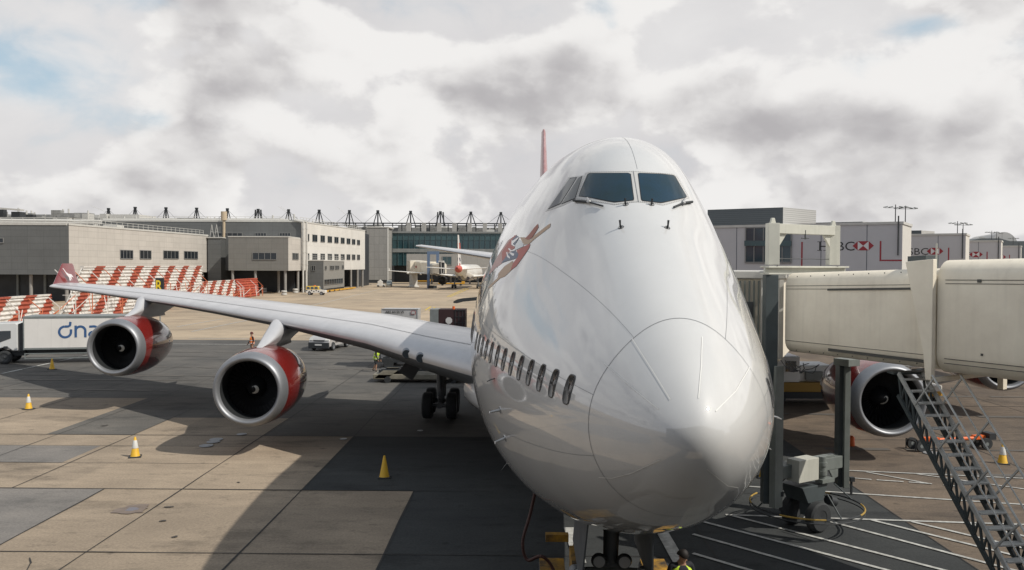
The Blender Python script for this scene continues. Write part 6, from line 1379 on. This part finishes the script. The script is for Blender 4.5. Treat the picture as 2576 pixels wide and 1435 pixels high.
# orange tow bar
gt_ = G(2300, 1134); tb = vehicle('tow_bar', 'orange wheeled tow bar lying on the apron behind the stair', 'tow bar', (gt_.x, gt_.y, 0), R(10))
mb = MB(); mb.tube((.3, 0, .38), (3.0, 0, .42), .07, n=12); mb.beam((.35, 0, .42), (1.0, 0, .42), .3, .16); mb.beam((2.6, 0, .45), (3.2, .1, .45), .25, .14); lb(mb, 'bar', orange, tb, smooth=40)
for x in (.1, 2.95):
    for y in (-.28, .28): mb = MB(); mb.lathe([(-.06, .08), (-.06, .22), (.06, .22), (.06, .08)], (x, y, .24), (0, 1, 0), 20); mb.lathe([(-.05, 0), (-.05, .1)], (x, y, .24), (0, 1, 0), 12, 1); lb(mb, 'wheel', [rubber, steel], tb)
mb = MB(); mb.path([(-.15, -.3, .05), (-.15, -.3, .42), (-.15, .3, .42), (-.15, .3, .05)], .025, 6); lb(mb, 'guard_hoop', dsteel, tb); mb = MB(); mb.box((3.25, 0, .5), (.3, .5, .25)); lb(mb, 'head_fitting', dsteel, tb)
g = G(2141, 1122); o = MB(); o.lathe([(0, .14), (.34, .13), (.4, .08), (.42, 0)], (g.x, g.y, 0), (0, 0, 1), 14); o = _build(o, 'orange_bollard', orange, smooth=40); o['label'] = 'small orange marker post beside the right leg of the boarding bridge'; o['category'] = 'post'
# nose wheel tug between the nose wheels and the camera's lower edge
tg = vehicle('aircraft_tug', 'low tug with worn yellow edges cradling the nose wheels', 'tug', (1.75, 14.2, 0))
worn = mat('worn_yellow', (.50, .27, .03), .6, var=.9, vscale=3.5, col2=(.03, .03, .03))
mb = MB(); mb.bx(-1.35, 1.35, -3.2, .3, .25, .95); mb.bx(-1.35, -.80, .3, 3.6, .25, .85); mb.bx(.80, 1.35, .3, 3.6, .25, .85); lb(mb, 'body', dsteel, tg, bev=.05)
for x in (-1.08, 1.08): mb = MB(); mb.bx(x-.26, x+.26, .5, 3.5, .86, .92); lb(mb, 'edge_plate', worn, tg)
mb = MB(); mb.bx(-.75, -.55, 1.6, 2.6, .86, 1.5); mb.prism([(-.75, 2.7, .9), (-.45, 2.7, .9), (-.6, 2.7, 1.9)], (0, .06, 0)); lb(mb, 'yellow_bracket', worn, tg)
mb = MB(); mb.bx(-1.2, -.7, 3.7, 3.9, 1.2, 1.35); lb(mb, 'marker_bar', worn, tg)
for x in (-1.1, 1.1):
    for y in (-2.3, 2.8): mb = MB(); mb.tube((x-.18, y, .4), (x+.18, y, .4), .4, n=22); lb(mb, 'wheel', rubber, tg)
hz = MB(); hp = [(.35, 17.6, 2.55), (.2, 17.5, 1.9), (.05, 17.3, 1.4), (.15, 17.2, 1.05), (.45, 17.0, 1.2), (.7, 16.9, .9), (.75, 16.5, .3), (.6, 16.0, .05)]
def smooth_path(p, k=6):
    o = []; p = [Vector(a) for a in p]
    for i in range(len(p)-1):
        a, b, c, d = p[max(i-1, 0)], p[i], p[i+1], p[min(i+2, len(p)-1)]
        for j in range(k): t = j/k; o.append(.5*((2*b)+(c-a)*t+(2*a-5*b+4*c-d)*t*t+(3*b-a-3*c+d)*t**3))
    return o+[p[-1]]
hz.path(smooth_path(hp), .035, 8); o = _build(hz, 'power_cable', mat('cable_maroon', (.05, .015, .012), .6), smooth=60); o['label'] = 'dark red ground power cable hanging down left of the nose wheels'; o['category'] = 'cable'

# ================================================================== TRAFFIC CONES
cy = mat('cone_yellow', (.68, .40, .025), .55, var=.12, vscale=6); cwh = mat('cone_white', (.62, .62, .60), .5, var=.1, vscale=6)
def make_cone(sleeve):
    mb = MB(); mb.bx(-.22, .22, -.22, .22, 0, .045); b = MB()
    t = thing('traffic_cone', '', 'traffic cone', (0, 0, 0)); _build(mb, 'base', black, t, bev=.015)
    b.lathe([(.045, .175), (.07, .16), (.74, .035), (.755, .02), (.755, 0)], (0, 0, 0), (0, 0, 1), 24); _build(b, 'cone', cy, t, smooth=40)
    if sleeve: s = MB(); s.lathe([(.34, .1175), (.35, .118), (.62, .067), (.63, .062)], (0, 0, 0), (0, 0, 1), 24); _build(s, 'sleeve', cwh, t, smooth=40)
    return t
cs = make_cone(True); cp_ = make_cone(False)
cones = [(72, 1030, 1, 'cone with white sleeve on the apron near the left picture edge'), (340, 1150, 1, 'cone with white sleeve below and left of the inner engine'), (967, 1202, 0, 'plain yellow cone standing alone in the fuselage shadow'), (131, 930, 0, 'plain yellow cone beside the box truck'), (1922, 1202, 1, 'cone with white sleeve peeking out right of the nose'), (2522, 1167, 1, 'cone with white sleeve behind the stair handrails'), (2352, 965, 0, 'small cone far behind the stair, in the distance')]
used = set()
for px, py, s, lab in cones[:6]:
    g = G(px, py); src = cs if s else cp_
    rz = random.uniform(-.5, .5)
    if s in used: o = dup(src, (g.x, g.y, .0), rz, lab)
    else: o = src; o.location = (g.x, g.y, 0); o.rotation_euler = (0, 0, rz); used.add(s)
    o['label'] = lab; o['group'] = 'yellow traffic cones on the apron'

# ================================================================== PEOPLE
skin = mat('skin', (.42, .24, .16), .55, var=.1, vscale=8); cloth_d = mat('dark_navy_cloth', (.014, .016, .022), .9, var=.3, vscale=9); hi_o = mat('hi_vis_orange', (.85, .22, .03), .7, var=.1, vscale=7); hi_y = mat('hi_vis_yellow', (.50, .68, .05), .7, var=.1, vscale=7); refl = mat('reflective_tape', (.62, .63, .62), .4); hairm = mat('dark_hair', (.012, .009, .008), .7); boots = mat('boots', (.015, .014, .013), .6); hatm = mat('maroon_hat', (.09, .02, .02), .9); eyem = mat('eye_dark', (.01, .01, .01), .3); trou = mat('trousers_dark', (.02, .022, .027), .9, var=.3, vscale=7)
def person(label, loc, rz, J_, cloth, vest, head_kind, group=None):
    """J_: joint name -> (x right, y back, z up) in metres, facing -Y"""
    root = thing('person', label, 'person', loc, rz, group); V = {k: Vector(v) for k, v in J_.items()}
    names = []; verts = []; edges = []; rad = []; tag_ = []
    def add(p, r, par, tg_): verts.append(tuple(p)); rad.append(r); names.append(tg_); i = len(verts)-1; 
    def node(p, r, par=None, tg_='torso'):
        verts.append(tuple(p)); rad.append(r); tag_.append(tg_); i = len(verts)-1
        if par is not None: edges.append((par, i))
        return i
    pel = node(V['pelvis'], (.155, .115)); wa = node(V['pelvis'].lerp(V['chest'], .45), (.14, .10), pel); ch = node(V['chest'], (.175, .12), wa); ne = node(V['neck'], (.065, .065), ch, 'skin'); 
    hb = node(V['head']-Vector((0, 0, .07)), (.072, .08), ne, 'skin'); hm = node(V['head']+Vector((0, 0, .02)), (.082, .10), hb, 'skin'); ht = node(V['head']+Vector((0, .01, .10)), (.06, .075), hm, 'skin')
    for s_ in ('L', 'R'):
        sg = -1 if s_ == 'L' else 1
        sh = node(V['sh'+s_], (.075, .07), ch, 'sleeve'); el = node(V['el'+s_], (.052, .052), sh, 'sleeve'); wr = node(V['wr'+s_], (.034, .034), el, 'sleeve'); d = (V['wr'+s_]-V['el'+s_]).normalized(); side = Vector((1, 0, 0)); pa = node(V['wr'+s_]+d*.055, (.040, .020), wr, 'skin')
        fw = d.cross(side).normalized()
        for k, (o_, ln) in enumerate(((-.03, .07), (-.011, .082), (.010, .078), (.030, .062))):
            kn = node(V['wr'+s_]+d*.095+fw*o_, .0105, pa, 'skin'); m1 = node(V['wr'+s_]+d*(.095+ln*.5)+fw*o_+side*(-sg*.008), .009, kn, 'skin'); node(V['wr'+s_]+d*(.09+ln)+fw*o_+side*(-sg*.028), .0075, m1, 'skin')
        th = node(V['wr'+s_]+d*.04+fw*(-.045)+side*(-sg*.012), .0125, pa, 'skin'); node(V['wr'+s_]+d*.085+fw*(-.065)+side*(-sg*.02), .0095, th, 'skin')
        hp_ = node(V['hip'+s_], (.10, .10), pel, 'leg'); kn_ = node(V['kn'+s_], (.062, .066), hp_, 'leg'); calf = node(V['kn'+s_].lerp(V['an'+s_], .35), (.056, .060), kn_, 'shin'); an = node(V['an'+s_], (.042, .045), calf, 'shin'); hl = node(V['an'+s_]+Vector((0, .02, -.05)), (.042, .045), an, 'boot'); node(V['an'+s_]+Vector((0, -.15, -.062)), (.042, .034), hl, 'boot')
    me = bpy.data.meshes.new('body'); me.from_pydata(verts, edges, []); o = bpy.data.objects.new('body', me); COL.objects.link(o)
    md = o.modifiers.new('skin', 'SKIN'); md.use_smooth_shade = True; md.branch_smoothing = .5
    for i, r in enumerate(rad):
        sv = me.skin_vertices[0].data[i]; sv.radius = r if isinstance(r, tuple) else (r, r); sv.use_root = (i == 0)
    o.modifiers.new('sub', 'SUBSURF').levels = 1; o.modifiers['sub'].render_levels = 1
    dg = bpy.context.evaluated_depsgraph_get(); nm = bpy.data.meshes.new_from_object(o.evaluated_get(dg)); o.modifiers.clear(); o.data = nm; o.parent = root
    nm.materials.clear(); ms = [cloth['top'], cloth['leg'], cloth['shin'], skin, boots, cloth['sleeve']]
    for q in ms: nm.materials.append(q)
    idx = {'torso': 0, 'leg': 1, 'shin': 2, 'skin': 3, 'boot': 4, 'sleeve': 5}; VV = [Vector(v) for v in verts]
    segs = [(VV[a], VV[b], idx[tag_[b]]) for a, b in edges]
    for pl in nm.polygons:
        c = pl.center; best = min(segs, key=lambda s: (c-(s[0]+(s[1]-s[0])*max(0, min(1, (c-s[0]).dot(s[1]-s[0])/(s[1]-s[0]).length_squared)))).length); pl.material_index = best[2]
    nm.polygons.foreach_set('use_smooth', [True]*len(nm.polygons))
    ax = (V['chest']-V['pelvis']).normalized(); rt = (V['shR']-V['shL']).normalized(); fr_ = rt.cross(ax).normalized(); 
    # vest
    if vest:
        mb = MB(); rs = []; P0, P1 = V['pelvis'], V['chest']
        for f, wx, wy in ((-.12, .235, .175), (.15, .215, .160), (.5, .20, .150), (.85, .205, .155), (1.05, .20, .150), (1.22, .15, .12), (1.33, .09, .09)): c = P0.lerp(P1, 1)*0+P0+(P1-P0)*f; rs.append([c+rt*(wx*math.copysign(abs(math.cos(2*math.pi*i/24))**.8, math.cos(2*math.pi*i/24)))+fr_*(wy*math.sin(2*math.pi*i/24)) for i in range(24)])
        mb.loft(rs, caps=False)
        for fi in range(len(mb.f)):
            i = fi % 24
            if cloth.get('open') and i in (4, 5, 6, 7): mb.m[fi] = 1
        ve = _build(mb, 'hi_vis_vest', [vest, cloth_d], root, smooth=70); sm_ = ve.modifiers.new('thick', 'SOLIDIFY'); sm_.thickness = .008
        for f in (.1, .62): mb = MB(); c = P0+(P1-P0)*f; k = 1.04; w0 = np.interp(f, [-.12, .15, .5, .85], [.235, .215, .20, .205]); rs = [[c+(P1-P0).normalized()*dz+rt*((w0*k)*math.copysign(abs(math.cos(2*math.pi*i/24))**.8, math.cos(2*math.pi*i/24)))+fr_*((w0*k*.76)*math.sin(2*math.pi*i/24)) for i in range(24)] for dz in (-.025, .025)]; mb.loft(rs, caps=False); _build(mb, 'reflective_band', refl, ve, smooth=70)
    H = V['head']; hd_ = J_.get('look', (0, -1, 0)); lk = Vector(hd_).normalized(); up = Vector((0, 0, 1)); up = (up-lk*up.dot(lk)).normalized(); sdx = lk.cross(up).normalized()
    mb = MB(); mb.lathe([(0, .004), (.02, .012), (.03, .006)], H+lk*.088-up*.012, lk, 8); _build(mb, 'nose', skin, root, smooth=60)
    for s_ in (-1, 1):
        mb = MB(); mb.lathe([(0, .011), (.004, .008), (.006, .001)], H+lk*.084+sdx*s_*.032+up*.015, lk, 8); _build(mb, 'eye', eyem, root)
        mb = MB(); mb.lathe([(0, .022), (.012, .024), (.014, .01)], H+sdx*s_*.074-up*.0, sdx*s_, 10); _build(mb, 'ear', skin, root, smooth=60)
    mb = MB(); mb.prism([H+lk*.088+sdx*.022-up*.045, H+lk*.088-sdx*.022-up*.045, H+lk*.088-sdx*.018-up*.052, H+lk*.088+sdx*.018-up*.052], lk*.004); _build(mb, 'mouth', mat('lips', (.25, .08, .07), .5), root)
    # hair or hat
    mb = MB(); rs = []
    for k in range(8):
        e = k/7*1.5; r = math.cos(e); z = math.sin(e); lift = .012 if head_kind == 'hair' else .02
        rs.append([H+up*(.035-.02*(1 if head_kind == 'hair' else 0)+z*(.105+lift))+sdx*((.085+lift)*r*math.cos(2*math.pi*i/22))+lk*((.102+lift)*r*math.sin(2*math.pi*i/22)-.012-.0)-(up*.055*max(0, -math.sin(2*math.pi*i/22))*(1-k/7) if head_kind != 'bald' else up*0) for i in range(22)])
    mb.loft(rs)
    if head_kind == 'hat': _build(mb, 'woolly_hat', hatm, root, smooth=70)
    elif head_kind == 'hair': _build(mb, 'hair', hairm, root, smooth=70)
    return root
stand = dict(pelvis=(0, 0, .93), chest=(0, 0, 1.30), neck=(0, .0, 1.50), head=(0, -.02, 1.64), shL=(-.19, .01, 1.42), shR=(.19, .01, 1.42), elL=(-.26, .03, 1.14), elR=(.26, .03, 1.14), wrL=(-.25, -.06, .90), wrR=(.25, -.06, .90), hipL=(-.1, 0, .88), hipR=(.1, 0, .88), knL=(-.11, -.02, .50), knR=(.11, -.02, .50), anL=(-.12, .03, .10), anR=(.12, .03, .10))
cd_ = dict(top=cloth_d, leg=trou, shin=trou, sleeve=cloth_d)
g = G(634, 896)
po = dict(stand); po.update(elL=(-.26, -.06, 1.15), wrL=(-.29, -.20, .93), elR=(.24, .06, 1.14), wrR=(.22, -.02, .9), look=(0, -1, -.1))
pp = person('person in orange vest and dark red hat standing beyond the inner engine', (g.x, g.y, 0), R(-60), po, cd_, hi_o, 'hat'); pp.scale = (1.12, 1.12, 1.06)
g = G(946, 936)
wk = dict(pelvis=(0, .05, .90), chest=(0, -.08, 1.24), neck=(0, -.20, 1.41), head=(0, -.30, 1.50), shL=(-.18, -.12, 1.36), shR=(.18, -.12, 1.36), elL=(-.22, -.20, 1.08), elR=(.22, -.16, 1.08), wrL=(-.18, -.30, .84), wrR=(.20, -.24, .82), hipL=(-.1, .05, .86), hipR=(.1, .05, .86), knL=(-.1, -.10, .50), knR=(.1, .10, .48), anL=(-.1, -.06, .12), anR=(.1, .34, .13), look=(0, -1, -.7))
person('person in yellow vest and dark shorts walking bent forward near the belt loader', (g.x, g.y, 0), R(62), wk, dict(top=cloth_d, leg=cloth_d, shin=skin, sleeve=cloth_d), hi_y, 'bald')
t_ = P(1717, 1374, 15.9)
lk = dict(stand); k_ = t_.z/1.76
lk.update(look=(.55, -1, -.6), head=(.01, -.05, 1.595), neck=(0, -.01, 1.48), shL=(-.19, .01, 1.43), shR=(.19, .01, 1.43))
pr = person('dark haired person in yellow vest under the nose, looking down', (t_.x-.02, 15.9, 0), R(10), lk, dict(cd_, open=True), hi_y, 'hair'); pr.scale = (k_, k_, k_)
